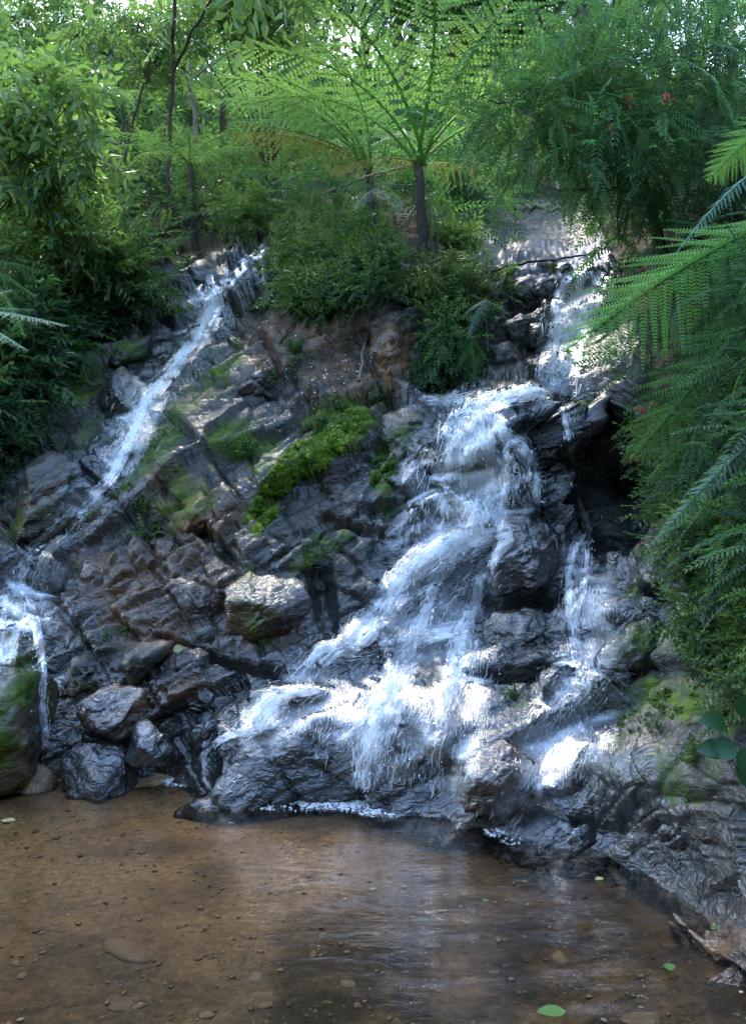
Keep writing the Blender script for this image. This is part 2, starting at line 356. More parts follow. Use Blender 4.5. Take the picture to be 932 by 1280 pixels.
# streams as paths over the rock: (points, half widths)
STREAMS = {
 'left': [([(338,306),(312,326),(290,345),(272,372),(258,400),(240,432),(212,470),(186,500),(172,535),(158,565),(140,598),(120,618),(92,642),(62,668),(36,694),(26,728),(46,770),(56,830),(54,880),(58,930)], [7,10,13,14,18,16,14,15,12,11,12,9,8,9,11,12,9,7,6,6]),
          ([(262,345),(268,372),(262,395),(240,408)], [3,4,5,6]),
          ([(22,735),(8,765),(4,800)], [8,8,7], .42)],
'sparse_main': [([(505,850),(490,890),(478,940),(470,985)],[36,42,44,40],.33),([(575,860),(566,900),(555,950),(545,1000)],[26,30,30,26],.36),([(540,560),(530,600),(524,640),(520,670)],[18,20,22,20],.5),([(640,560),(642,600),(640,650)],[22,24,20],.42),([(610,690),(560,730),(520,780),(490,815)],[30,38,42,36],.34),([(400,830),(370,870),(340,905),(300,925)],[16,22,26,20],.5),([(430,850),(410,890),(400,930)],[26,30,26],.4),([(590,800),(580,850),(560,900)],[22,26,20],.38),([(520,500),(575,500),(620,492)],[5,6,6],.6)],
 'sparse_left': [([(270,360),(250,400),(225,450)],[14,18,16],.36),([(60,690),(40,735),(32,790)],[22,24,18],.30),([(190,480),(160,545),(140,590)],[18,20,18],.45),([(120,610),(90,640),(60,665)],[14,14,16],.48),([(10,740),(4,780),(0,830)],[14,16,14],.34)],
 'sparse_right': [([(728,800),(735,850),(715,900),(690,960)],[26,34,40,44],.44),([(700,910),(680,970),(655,1020),(635,1052)],[26,30,30,24],.35),([(712,510),(716,580),(730,650)],[8,9,12],.5),([(730,660),(735,720),(735,790)],[20,22,24],.42)],
 'chute': [([(742,335),(728,358),(716,388),(706,420),(700,452),(695,494)], [10,16,17,15,15,15]),
           ([(735,340),(712,375),(692,440),(686,480)], [6,6,5,6])],
 'main': [([(690,492),(650,494),(612,505),(580,520),(566,545)], [6,8,9,9,9]),
          ([(575,512),(572,555),(570,600),(566,640),(560,668)], [10,16,22,24,20]),
          ([(598,505),(600,550),(600,600),(598,640),(592,668)], [10,20,26,26,22]),
          ([(620,520),(628,548),(650,556),(662,575),(668,612),(668,630)], [5,8,8,7,5,4]),
          ([(632,545),(634,590),(626,640)], [3,4,4]),
          ([(640,666),(600,672),(560,684),(528,706),(500,735),(476,768),(452,796),(425,812),(400,832)], [8,13,15,16,16,16,15,10,6]),
          ([(575,688),(552,712),(538,738),(530,770),(512,812),(496,850),(480,890),(466,930),(452,985)], [5,7,7,8,12,14,15,15,13]),
          ([(640,672),(612,700),(600,730),(590,765),(575,790),(570,830),(562,870),(548,910)], [4,7,7,8,9,10,9,6]),
          ([(600,780),(560,792),(520,800),(478,806)], [5,7,8,8]),
          ([(520,830),(500,852),(480,880),(455,905),(430,925)], [5,8,10,10,8]),
          ([(430,806),(400,812),(385,835)], [5,6,4]),
          ([(400,864),(365,868),(340,880),(322,905),(310,920)], [3,4,11,10,5]),
          ([(352,905),(320,912),(290,918),(266,932)], [2,2,3,3])],
 'trickle': [([(700,500),(708,540),(714,585),(722,625),(734,662)], [5,6,4,4,5]),
             ([(734,662),(716,690),(709,722),(712,760),(718,800),(724,840),(735,862),(716,880)], [4,6,7,8,9,8,8,8]),
             ([(736,662),(732,700),(728,740),(716,770)], [3,4,4,5]),
             ([(700,920),(684,960),(664,1000),(644,1030),(626,1052)], [6,7,8,8,9])],
}
def seg_dist(px, py, pts, wd):
    """distance from path in half widths"""
    best = np.full(np.shape(px), 1e9)
    for k in range(len(pts) - 1):
        (x0, y0), (x1, y1) = pts[k], pts[k + 1]; dx, dy = x1 - x0, y1 - y0
        t = np.clip(((px - x0) * dx + (py - y0) * dy) / (dx * dx + dy * dy), 0, 1)
        best = np.minimum(best, np.hypot(px - x0 - t * dx, py - y0 - t * dy) / (wd[k] * (1 - t) + wd[k + 1] * t))
    return best

def blobs(px, py, lst):
    o = np.zeros(np.shape(px), np.float32)
    for cx, cy_, rx, ry, ang, s in lst:
        a = math.radians(ang); dx, dy = px - cx, py - cy_
        u = (dx * math.cos(a) - dy * math.sin(a)) / rx; v = (dx * math.sin(a) + dy * math.cos(a)) / ry
        o = np.maximum(o, s * np.clip(1.35 - np.hypot(u, v), 0, 1))
    return o
MOSS = [(372,575,62,16,45,1.6),(345,610,52,11,50,1.6),(410,560,46,14,38,1.5),(335,640,28,9,60,1.5),(425,525,40,22,10,1.3),(482,600,16,40,0,1.2),(520,540,40,14,20,.7),
        (205,540,70,18,52,.85),(165,590,34,14,50,1.0),(255,470,50,26,40,.5),(110,470,70,20,25,.6),(140,520,60,16,30,.6),(20,880,40,70,0,.4),(10,822,30,10,0,.6),
        (60,650,50,22,20,.5),(860,880,60,26,-15,.9),(800,910,40,30,0,.5),(800,800,50,20,0,.5),(700,860,60,10,20,.6),(320,760,20,40,10,.5),(860,960,30,40,0,.5),
        (300,560,40,30,0,.7),(230,620,60,26,40,.35),(390,690,50,14,30,.5)]
RUST = [(492,445,26,34,-20,1.1),(600,985,36,60,-30,.9),(640,930,60,18,30,.7),(215,866,70,16,20,.8),(160,740,80,30,0,.6),(250,650,60,30,-30,.6),(300,800,60,14,10,.5),(280,760,10,60,15,.5),
        (298,765,7,52,14,1.0),(345,765,7,52,14,1.0),(45,972,40,30,0,.5),(440,420,60,60,0,.45),(360,420,60,40,30,.5),(200,745,120,70,0,.55),(240,640,90,50,-30,.5),(420,440,90,70,-30,.55),(130,880,90,30,0,.5),(560,900,80,30,10,.25),(860,1180,60,30,0,.5),(70,640,60,30,0,.4),(40,760,50,50,0,.5)]
SOILP = [[(-300,-200),(1300,-200),(1300,800),(935,800),(905,720),(850,640),(800,560),(812,440),(770,330),(756,300),(745,262),(690,246),(640,250),(590,275),(575,330),(520,330),(430,300),(345,296),(330,302),(250,318),(190,335),(175,385),(110,440),(70,500),(0,585),(-300,700)]]
def soil_mask(px, py):
    return inpoly(px, py, SOILP[0]).astype(np.float32)

def masks(P):
    px, py = PX(P)
    q = np.full(px.shape, 1e9)
    for g in STREAMS.values():
        for pts, wd, *_ in g: q = np.minimum(q, seg_dist(px, py, pts, np.array(wd) + 16))
    wet = 1 - sstep(0.7, 1.6, q)
    wet = np.maximum(wet, blobs(px, py, [(400,930,220,110,0,1.2),(650,980,180,120,-20,1.1),(150,900,130,60,0,.8),(520,620,70,90,0,.9),(800,1060,160,90,-20,.45),(660,300,120,50,0,.25),(20,770,90,120,0,.9),(650,700,80,120,0,.9),(780,740,80,70,0,.7),(320,760,130,60,0,.55)]))
    nz = fbm(P, 3.2, 3, 91)
    moss = np.clip(blobs(px, py, MOSS) + nz * 1.0 * (blobs(px, py, MOSS) > 0), 0, 1)
    rust = np.clip(blobs(px, py, RUST) + nz * 0.5 * (blobs(px, py, RUST) > 0), 0, 1)
    return {'wet': np.clip(wet, 0, 1), 'moss': moss, 'rust': rust, 'soil': soil_mask(px, py)}

ROT = np.array(Matrix.Rotation(R(38), 3, 'Y') @ Matrix.Rotation(R(20), 3, 'X'), np.float32)
JN = np.array([(0.80, 0.18, 0.57), (-0.50, 0.25, 0.83), (0.25, 0.92, -0.30)], np.float32); JN /= np.linalg.norm(JN, axis=1, keepdims=True)
def blocks(P, f, seed=0, tilt=0.6, warp=0.22):
    """jointed rock: three sets of fracture planes cut it into tilted, offset blocks"""
    c = (P @ JN.T) * np.array([1.0, 1.5, 0.8], np.float32) * f
    c = c + warp * np.stack([perlin(P, f * .55, seed + 1), perlin(P, f * .55, seed + 2), perlin(P, f * .55, seed + 3)], -1) * 2.2
    c[:, 0] += 0.5 * r01(hsh(np.floor(c[:, 1]).astype(np.int32), np.zeros(len(c), np.int32), np.zeros(len(c), np.int32), seed))
    i = np.floor(c).astype(np.int32); q = c - i
    h = hsh(i[:, 0], i[:, 1], i[:, 2], seed); g = np.stack([r01(h * np.uint32(2654435761)), r01(h * np.uint32(1597334677)), r01(h * np.uint32(3812015801))], -1) - .5
    e = np.minimum(q, 1 - q)[:, :2].min(1)
    return r01(h * np.uint32(747796405)) - .5 + tilt * 2 * ((q - .5) * g).sum(1), e
BEDN = np.array([-0.52, 0.25, 0.82], np.float32)
def relief(P, amp=1.0, smoothzone=None):
    """how far broken rock stands proud of the smooth shape (metres)"""
    wp = P + 0.10 * np.stack([perlin(P, 1.7, 5), perlin(P, 1.7, 6), perlin(P, 1.7, 7)], -1)
    Q = (wp @ ROT.T) * np.array([0.62, 0.9, 1.25], np.float32)
    f1, e1, _ = facets(Q, 1.05, 3, 0.75); f2, e2, _ = facets(Q, 2.6, 8, 0.8); f3, e3, _ = facets(Q, 7.0, 21, 0.8)
    b1, g1 = blocks(P, 0.95, 201, .9); b2, g2 = blocks(P, 2.5, 211, .9); b3, g3 = blocks(P + .03 * np.stack([perlin(P, 6, 1)] * 3, -1), 7.0, 221, .9)
    k = np.clip(0.55 + 1.5 * perlin(P, 0.5, 71), 0.1, 1); k3 = np.clip(0.5 + 1.8 * perlin(P, 0.9, 72), 0.1, 1)
    d = 0.17 * f1 + 0.05 * f2 + 0.014 * f3 + 0.22 * b1 + 0.105 * b2 * k + 0.026 * b3 * k3
    d -= 0.045 * (1 - sstep(0, 0.05, g1)) + 0.035 * k * (1 - sstep(0, 0.06, g2)) + 0.012 * k3 * (1 - sstep(0, 0.08, g3)) + 0.02 * (1 - sstep(0, 0.11, e2)) + 0.010 * (1 - sstep(0, 0.12, e3))
    d += 0.10 * fbm(P, 0.9, 2, 40) + 0.022 * fbm(Q, 6.0, 3, 50, 0.55)
    b = P @ BEDN; sx = b * 2.6 + 0.55 * perlin(P, 0.8, 61) + 0.25 * perlin(P, 2.5, 62); fx = sx - np.floor(sx)
    k1 = np.clip(0.5 + 1.4 * perlin(P, 0.55, 63), 0, 1)
    d += 0.105 * k1 * (np.minimum(fx / 0.86, (1 - fx) / 0.14) - 0.5)
    sx = b * 8.5 + 0.8 * perlin(P, 1.1, 64) + 0.3 * perlin(P, 4.5, 66); fx = sx - np.floor(sx)
    k2 = np.clip(0.4 + 1.6 * perlin(P, 1.3, 65), 0, 1)
    d += 0.030 * k2 * (np.minimum(fx / 0.82, (1 - fx) / 0.18) - 0.5)
    return d * amp

# ------------------------------------------------------------------ cliff mesh
STEP = 2.15
gx = np.arange(-170, 1240, STEP); gy = np.arange(206, 1500, STEP)
GX, GY = np.meshgrid(gx, gy); ny, nx = GX.shape
GD = depth(GX, GY); B = W(GX, GY, GD)
tu = np.gradient(B, axis=1); tv = np.gradient(B, axis=0)
N = np.cross(tv, tu); N /= np.linalg.norm(N, axis=-1, keepdims=True) + 1e-9
N[(N[..., 1] > 0)] *= -1
P0 = B.reshape(-1, 3).astype(np.float32); N0 = N.reshape(-1, 3).astype(np.float32)
pxf, pyf = GX.ravel(), GY.ravel()
# calmer relief on the smooth sheets of rock, stronger in the blocky left pile
calm = np.clip(1 - blobs(pxf, pyf, [(660,300,130,60,0,.65),(350,940,130,70,0,.55),(520,940,110,110,0,.35),(680,980,100,120,0,.35),(230,520,90,110,40,.45),(830,1000,120,120,0,.35)]), 0.2, 1)
soil0 = soil_mask(pxf, pyf)
stretch = (np.linalg.norm(tv, axis=-1) / (GD * STEP / F)).ravel()
dd = relief(P0) * np.clip(3.2 / stretch, 0.12, 1) * calm * np.where(soil0 > 0, 0.35, 1.0) * np.clip(GD.ravel() / 7.5, 0.6, 1.5)
# shelves cut into the face where the photograph shows dark undercuts: (centre, half size, depth)
for cx_, cy_, rx, ry, ang, s in [(765,600,44,70,0,-.75),(700,580,9,90,0,-.20),(655,735,60,14,20,-.25),(660,848,75,9,5,-.22),(590,735,24,26,0,-.2),(440,655,40,9,-25,-.22),(270,950,9,40,0,-.2),(60,720,50,20,0,-.2),(255,665,70,8,-45,-.18),(300,828,110,7,-12,-.18),(400,720,14,60,10,-.2),(820,735,60,7,5,-.15),(560,590,60,6,0,-.1)]:
    dd += s * np.clip(blobs(pxf, pyf, [(cx_, cy_, rx, ry, ang, 1.0)]), 0, 1)
# ledges that throw the water forward
for cx_, cy_, rx, ry, ang, s in [(480,800,110,16,8,.12),(380,870,80,14,8,.12),(340,930,100,60,0,.12),(560,690,70,14,30,.10),(520,900,60,90,10,.10),(800,960,90,60,0,.12)]:
    dd += s * blobs(pxf, pyf, [(cx_, cy_, rx, ry, ang, 1.0)])
PC = P0 + N0 * dd[:, None]
idx = np.arange(ny * nx).reshape(ny, nx)
quads = np.stack([idx[:-1, :-1], idx[1:, :-1], idx[1:, 1:], idx[:-1, 1:]], -1).reshape(-1, 4)
keep = (PC[quads][:, :, 2].max(1) > -0.6)
quads = quads[keep]
def submesh(name, V, Fc, attrs, smooth, mat):
    u, inv = np.unique(Fc, return_inverse=True)
    return mesh_data(name, V[u], inv.reshape(Fc.shape), {k: v[u] for k, v in attrs.items()}, smooth, mat)
mk = masks(PC)
qsoil = soil0[quads].min(1) > 0.5
cliff = link('cliff', submesh('cliff', PC, quads[~qsoil], mk, True, M_ROCK))
tag(cliff, 'wet dark rock cliff that the waterfalls run down', 'cliff', kind='structure')
hill = link('hillside', submesh('hillside', PC, quads[qsoil], mk, True, M_ROCK))
tag(hill, 'dark earth slope under the jungle plants', 'hillside', kind='structure')
# the hill beyond, coarser, up to its crest
gx2 = np.arange(-420, 1400, 14.0); gy2 = np.concatenate([np.arange(100, 208, 6.0), [213.0]])
HX, HY = np.meshgrid(gx2, gy2); HB = W(HX, HY, depth(HX, HY)); HB[..., 2] += 0.25 * perlin(HB.reshape(-1, 3), 0.4, 2).reshape(HX.shape)
hi = np.arange(HX.size).reshape(HX.shape)
hq = np.stack([hi[:-1, :-1], hi[1:, :-1], hi[1:, 1:], hi[:-1, 1:]], -1).reshape(-1, 4)
zz = np.zeros(HX.size)
bh = link('hillside', mesh_data('far_hillside', HB, hq, {'wet': zz, 'moss': zz, 'rust': zz, 'soil': zz + 1}, True, M_ROCK))
tag(bh, 'steep forest slope rising beyond the falls', 'hillside', kind='structure')

# ------------------------------------------------------------------ rocks with an outline of their own
def ico(sub):
    import bmesh
    bm = bmesh.new(); bmesh.ops.create_icosphere(bm, subdivisions=sub, radius=1.0)
    V = np.array([v.co[:] for v in bm.verts], np.float32); Fc = np.array([[v.index for v in f.verts] for f in bm.faces], np.int32); bm.free()
    return V, Fc
ICO = {s: ico(s) for s in (1, 2, 3, 4, 5, 6)}
BV, BF, boff = [], [], 0
def reg(V, Fc):
    global boff
    BV.append(V); BF.append(Fc + boff); boff += len(V)

def outline_rock(name, poly, Y, thick=0.5, sub=5, parent=None, sharp=16, rough=1.0, facet=1.0, seed=0, top=0.35, masks_add=None):
    """a boulder whose front outline is the given one, with real depth; top = how far the upper planes lean back"""
    r = np.random.default_rng(seed + 77)
    bw, bh = np.ptp([p[0] for p in poly]), np.ptp([p[1] for p in poly])
    if sub == 5 and bw * bh < 8500: sub = 4
    pts = W([p[0] for p in poly], [p[1] for p in poly], [Y] * len(poly)); c = pts.mean(0); q = (pts - c)[:, [0, 2]]
    ar = 0.5 * sum(q[i][0] * q[(i + 1) % len(q)][1] - q[(i + 1) % len(q)][0] * q[i][1] for i in range(len(q)))
    if ar < 0: q = q[::-1]
    nr, h = [], []
    for i in range(len(q)):
        a, b = q[i], q[(i + 1) % len(q)]; e = b - a; n2 = np.array([e[1], -e[0]]) / (np.hypot(*e) + 1e-9); d = max(n2 @ a, 0.02)
        lean = -r.uniform(0.05, 0.25) if n2[1] < 0.5 else -r.uniform(0.15, top)
        v = np.array([n2[0], lean, n2[1]]); l = np.linalg.norm(v); nr.append(v / l); h.append(d / l * 1.02)
    size = np.abs(q).max(0).mean(); T = thick * size
    for k in range(11):
        v = np.array([r.normal() * 0.75, -1.0, r.normal() * 0.65 + 0.25]); v /= np.linalg.norm(v); nr.append(v); h.append(T * r.uniform(0.75, 1.15))
    for k in range(6):
        v = np.array([r.normal() * 0.6, 1.0, r.normal() * 0.6]); v /= np.linalg.norm(v); nr.append(v); h.append(T * r.uniform(0.9, 1.3))
    nr, h = np.array(nr, np.float32), np.array(h, np.float32)
    D, Fc = ICO[sub]
    s = np.maximum(D @ nr.T, 0) / h
    rad = (s ** sharp).sum(1) ** (-1.0 / sharp)
    V = D * rad[:, None] + c.astype(np.float32)
    Q = (V @ ROT.T) * np.array([0.7, 0.9, 1.2], np.float32) + seed * 3.1
    k1, k2 = 2.2 / max(size, 0.08), 6.5 / max(size, 0.08)
    f1, e1, _ = facets(Q, min(k1, 9), 60 + seed, 0.7)
    b1, g1 = blocks(V + seed, 1.3 / size, 230 + seed, .9); b2, g2 = blocks(V + seed, 3.6 / size, 260 + seed, .9)
    d = facet * size * (0.09 * f1 + 0.05 * b1 + 0.018 * b2) - facet * 0.02 * size * (1 - sstep(0, 0.06, g1)) + rough * size * (0.09 * fbm(V + seed, 1.6 / size, 3, 70) + 0.022 * fbm(Q, k2, 3, 80, 0.6))
    b = V @ BEDN; sx = b * 4.2 / (size + 0.35) + 0.5 * perlin(V + seed, 0.9 / size, 61) + seed * .37; fx = sx - np.floor(sx)
    d += facet * 0.055 * size * (np.minimum(fx / 0.85, (1 - fx) / 0.15) - 0.5) * np.clip(0.5 + 1.5 * perlin(V + seed, 0.8 / size, 63), 0, 1)
    V = V + D * d[:, None]
    at = masks(V); at['soil'] = at['soil'] * 0
    for k, v in (masks_add or {}).items(): at[k] = np.clip(at[k] + v, 0, 1)
    me = mesh_data(name, V - c, Fc, at, True, M_ROCK)
    o = link(name, me, parent, c)
    reg(V, Fc)
    return o

ROCKS = [  # outline, distance, thickness, detail, top lean, rust
 ([(278,796),(284,728),(318,712),(378,722),(386,760),(372,800),(330,812)],6.95,.55,5,.3,.15),
 ([(188,765),(212,712),(280,722),(288,790),(250,790)],7.2,.5,5,.5,0),
 ([(0,612),(40,580),(100,566),(136,576),(140,600),(100,642),(60,672),(10,682),(-40,670)],8.15,.6,5,.8,0),
 ([(102,660),(122,622),(165,612),(182,640),(150,682),(110,692)],8.0,.5,4,.5,0),
 ([(205,640),(240,606),(284,610),(292,655),(252,690),(220,670)],7.75,.5,5,.4,.2),
 ([(225,690),(252,672),(285,690),(282,715),(240,715)],7.5,.5,4,.5,.15),
 ([(170,690),(205,668),(235,680),(228,705),(190,712)],7.65,.5,4,.4,.3),
 ([(120,745),(150,715),(200,718),(205,758),(170,772),(130,768)],7.5,.45,4,.4,.3),
 ([(85,700),(115,690),(150,700),(140,745),(100,750)],7.75,.45,4,.4,.3),
 ([(320,420),(300,430),(262,520),(270,560),(330,520),(380,470),(390,440)],8.95,.35,5,.6,.1),
 ([(446,496),(436,436),(470,400),(510,382),(530,410),(522,470),(486,500)],8.75,.4,5,.5,.1),
 ([(470,525),(490,508),(540,503),(560,515),(560,560),(520,578),(478,565)],8.0,.6,5,.9,0),
 ([(586,520),(612,500),(645,487),(686,492),(702,550),(702,612),(660,622),(604,606),(578,560)],7.75,.55,6,1.0,0),
 ([(472,575),(500,566),(552,578),(556,620),(505,655),(470,630)],7.75,.45,5,.4,0),
 ([(604,706),(636,664),(690,626),(708,650),(704,728),(652,742),(612,750)],7.1,.55,5,.8,.05),
 ([(598,792),(636,768),(690,757),(713,786),(710,828),(652,838),(606,826)],6.7,.6,5,.8,.1),
 ([(585,850),(640,838),(712,834),(700,856),(640,868),(580,872)],6.55,.6,4,.8,0),
 ([(420,720),(470,690),(510,700),(500,745),(440,765)],7.25,.4,5,.5,0),
 ([(335,700),(372,668),(430,655),(440,690),(400,716),(350,722)],7.35,.4,5,.5,.1),
 ([(572,1002),(584,958),(640,922),(692,905),(672,960),(618,1042),(580,1036)],5.55,.45,5,.6,.6),
 ([(702,1084),(704,1040),(724,1006),(744,1036),(750,1088)],4.72,.3,4,.3,0),
 ([(735,770),(760,752),(812,736),(842,740),(842,772),(790,795),(745,800)],6.35,.5,5,.8,0),
 ([(745,810),(790,792),(850,780),(868,815),(800,838),(750,838)],6.0,.5,5,.8,0),
 ([(735,700),(780,685),(832,690),(826,718),(770,735),(738,730)],6.75,.5,5,.7,0),
 ([(712,492),(730,455),(776,440),(812,468),(806,520),(770,535),(722,522)],8.35,.6,5,.9,0),
 ([(588,452),(606,434),(640,428),(668,450),(660,476),(612,474)],9.3,.6,4,.8,0),
 ([(574,504),(596,474),(640,470),(664,492),(640,508)],8.85,.6,4,.8,0),
 ([(626,412),(640,388),(660,388),(674,408),(664,426),(640,428)],10.0,.6,4,.8,0),
 ([(640,424),(665,404),(694,408),(690,432),(660,438)],9.9,.6,4,.8,0),
 ([(620,372),(660,345),(700,345),(704,380),(660,392)],10.5,.5,4,.8,0),
 ([(700,330),(680,345),(720,350),(722,320)],11.0,.5,4,.6,0),
 ([(580,452),(592,436),(604,448),(602,470),(584,474)],9.25,.6,4,.8,0),
 ([(660,470),(684,440),(692,470),(684,492),(664,488)],9.3,.5,4,.6,0),
 ([(190,352),(250,326),(312,318),(300,346),(240,368),(196,375)],11.2,.45,5,.9,0),
 ([(176,400),(216,372),(262,372),(250,398),(200,412)],10.6,.45,4,.8,0),
 ([(112,450),(150,430),(190,425),(188,440),(140,462)],10.1,.5,4,.8,0),
 ([(90,555),(100,500),(160,452),(205,440),(200,470),(160,525),(140,560)],9.1,.35,5,.6,0),
 ([(300,350),(330,330),(385,345),(372,390),(320,402),(296,380)],10.3,.4,5,.6,0),
 ([(838,1236),(880,1212),(930,1202),(1010,1198),(1040,1420),(870,1420)],3.75,.35,5,.9,.2),
 ([(760,1092),(780,1000),(836,930),(930,905),(1010,960),(985,1080),(900,1120),(830,1136)],4.75,.35,6,.7,0),
]
for i, (poly, Y, th, sub, top, ru) in enumerate(ROCKS):
    if 1 <= i <= 9 or i in (17, 18): Y, th = Y + .10, th * .75
    o = outline_rock('rock', poly, Y, th, sub, cliff, (26 if i not in (10, 12, 19) else 18), 0.8, 1.0, i if i != 10 else 131, top, {'rust': ru, 'wet': 0.15})

BOULDERS = [
 ('mossy_boulder', [(-60,830),(-20,816),(22,818),(36,832),(43,900),(41,962),(12,976),(-60,985)],6.0,.6,5,.6,'tall mossy boulder standing at the pool edge, cut by the picture side','boulder',{'moss':.08,'rust':.3}),
 ('round_boulder', [(11,978),(20,957),(45,948),(66,960),(73,984),(58,1000),(26,1001)],6.03,.75,4,.5,'small round reddish brown boulder beside the dark angular boulder','boulder',{'rust':.45}),
 ('dark_boulder', [(77,958),(90,940),(130,937),(152,955),(173,974),(160,988),(104,998),(82,988)],6.02,.75,5,.6,'dark pitted boulder with a pointed right end at the pool edge','boulder',{'wet':.6}),
 ('grey_slab', [(142,836),(165,812),(202,795),(224,804),(196,832),(166,862),(152,852)],6.85,.5,5,.3,'flat grey slab leaning in the middle of the rock pile','rock slab',{'wet':-.6}),
 ('grey_block', [(76,866),(90,822),(124,806),(132,836),(120,856),(96,872)],6.95,.5,4,.3,'flat topped grey block left of the leaning slab','rock block',{'wet':-.5}),
 ('pale_slab', [(71,818),(76,788),(90,776),(97,808),(90,832),(78,836)],7.15,.4,4,.3,'narrow pale wet slab standing upright beside the left cascade','rock slab',{'wet':.4}),
 ('ridged_block', [(198,832),(214,808),(258,806),(288,832),(264,858),(220,850)],6.85,.5,5,.6,'angular block with a light top right of the leaning slab','rock block',{}),
 ('broad_boulder', [(58,925),(64,884),(118,860),(186,864),(218,890),(214,912),(150,926),(92,944)],6.6,.5,5,.9,'broad olive brown boulder under the leaning grey slab','boulder',{'rust':.35,'wet':.3}),
 ('black_boulder', [(134,934),(164,912),(236,906),(240,944),(202,960),(150,954)],6.4,.55,5,.8,'glossy black boulder low in the pile above the pool edge','boulder',{'wet':.8}),
 ('small_block', [(230,872),(244,852),(268,866),(262,886),(240,890)],6.75,.6,4,.5,'small pale block wedged right of the broad boulder','rock block',{'wet':.3}),
 ('wedge_rock', [(55,872),(62,850),(92,840),(104,860),(84,884)],6.95,.6,4,.5,'dark wedge of rock under the flat topped grey block','rock block',{'wet':.5}),
 ('brown_block', [(120,826),(128,806),(162,798),(172,812),(146,832)],7.1,.6,4,.5,'brown block behind the top of the leaning slab','rock block',{'rust':.4}),
 ('corner_stone', [(0,1000),(4,986),(22,982),(30,996),(18,1006)],5.95,.7,3,.5,'small dark stone between the mossy boulder and the round boulder','stone',{'wet':.5}),
]
for i, (nm, poly, Y, th, sub, top, lab, cat, add) in enumerate(BOULDERS):
    low = max(p[1] for p in poly)
    if low > 970: Y += .38; poly = [(x, y + (34 if y > low - 26 else 0)) for x, y in poly]
    rd = nm == 'round_boulder'
    o = outline_rock(nm, poly, Y, th, sub, None, 5 if rd else 36, 0.6 if rd else 0.9, 0.25 if rd else 0.7, 50 + i, top, add)
    tag(o, lab, cat, 'loose boulders at the foot of the cliff')

# surface to stand things on: cliff (every second row and column) and rocks
sub_i = idx[::2, ::2]; ci = np.arange(sub_i.size).reshape(sub_i.shape)
cq = np.stack([ci[:-1, :-1], ci[1:, :-1], ci[1:, 1:], ci[:-1, 1:]], -1).reshape(-1, 4)
cv = PC[sub_i.ravel()]
ct = np.concatenate([cq[:, :3], cq[:, [0, 2, 3]]])
reg(cv, ct)
BVH = BVHTree.FromPolygons(np.concatenate(BV).tolist(), np.concatenate(BF).tolist(), all_triangles=True)
EYE = Vector((0, 0, CAMZ))
def hit(px, py):
    d = Vector(((px - CX) / F, 1.0, -(py - CY) / F)).normalized()
    l, n, _, _ = BVH.ray_cast(EYE, d)
    if l is None: return None, None
    if n.dot(d) > 0: n = -n
    return np.array(l), np.array(n)

# ------------------------------------------------------------------ pool
def bed_z(X, Y):
    z = -0.075 - 0.028 * (6.2 - Y) - 0.05 * sstep(-1.0, 2.2, X)
    return np.maximum(z, -0.3) + 0.065 * sstep(5.95, 6.6, Y) * (1 - sstep(-1.6, -1.0, X)) + 0.18 * np.exp(-((X - 1.55) ** 2 * 3 + (Y - 3.7) ** 2 * 2))
bx, by = np.meshgrid(np.linspace(-9, 9, 220), np.linspace(-3, 8, 150))
bp = np.stack([bx, by, bed_z(bx, by)], -1).reshape(-1, 3)
bp[:, 2] += 0.03 * fbm(bp, 0.9, 3, 14) + 0.008 * fbm(bp, 7, 2, 18)
bi = np.arange(bx.size).reshape(bx.shape)
bq = np.stack([bi[:-1, :-1], bi[:-1, 1:], bi[1:, 1:], bi[1:, :-1]], -1).reshape(-1, 4)
bed = tag(link('pool_bed', mesh_data('pool_bed', bp, bq, {'silt_and_reflection': np.clip(sstep(5.2, 3.7, bp[:, 1]) * .8 + sstep(-.9, 1.0, bp[:, 0] + .25 * (4.5 - bp[:, 1])) * 1.0, 0, 1)}, True, M_BED)), 'orange brown gravel bed of the shallow pool', 'pool bed', kind='structure')  # dark litter on the near side; the right side paints the bank's dark reflection
wx, wy = np.meshgrid(np.linspace(-8, 7, 230), np.linspace(-1.5, 8, 210))
wp = np.stack([wx, wy, 0 * wx], -1).reshape(-1, 3)
wz = 0.010 * perlin(wp * np.array([1, 2.4, 1]), 2.0, 31) + 0.006 * perlin(wp * np.array([1, 2.8, 1]), 4.2, 32)
wp[:, 2] = wz * 1.25 * (0.07 + 0.9 * sstep(-1.0, 1.2, wp[:, 0]))
wi = np.arange(wx.size).reshape(wx.shape)
wq = np.stack([wi[:-1, :-1], wi[:-1, 1:], wi[1:, 1:], wi[1:, :-1]], -1).reshape(-1, 4)
pool = tag(link('pool_water', mesh_data('pool_water', wp, wq, None, True, M_WATER)), 'clear shallow pool below the waterfall, rippled on its right', 'pool', kind='structure')

# pebbles lying on the bed: parts of it
pebm = []
for k in range(8):
    D, Fc = ICO[2]; s = np.array([1, rng.uniform(.6, .9), rng.uniform(.15, .26)])
    V = D * s * (1 + 0.22 * perlin(D + k * 5, 1.3, k))[:, None]
    pebm.append(mesh_data('pebble', V, Fc, None, True, M_PEB))
def bed_at(x, y): return float(bed_z(np.array(x), np.array(y)) + 0.03 * fbm(np.array([[x, y, bed_z(np.array(x), np.array(y))]]), 0.9, 3, 14)[0])
named = [(152,1232,17),(436,1204,13),(390,1172,9),(250,1145,10),(258,1240,12),(125,1176,8),(605,1252,22),(800,1266,26),(172,1234,11),(600,1060,6),(502,1092,7),(356,1258,14),(20,1186,9),(320,1198,15),(160,1170,40),(262,1184,16),(420,1265,20),(545,1180,12),(330,1228,12),(200,1262,16),(600,1272,10),(470,1150,9),(700,1180,16)]
n = 0
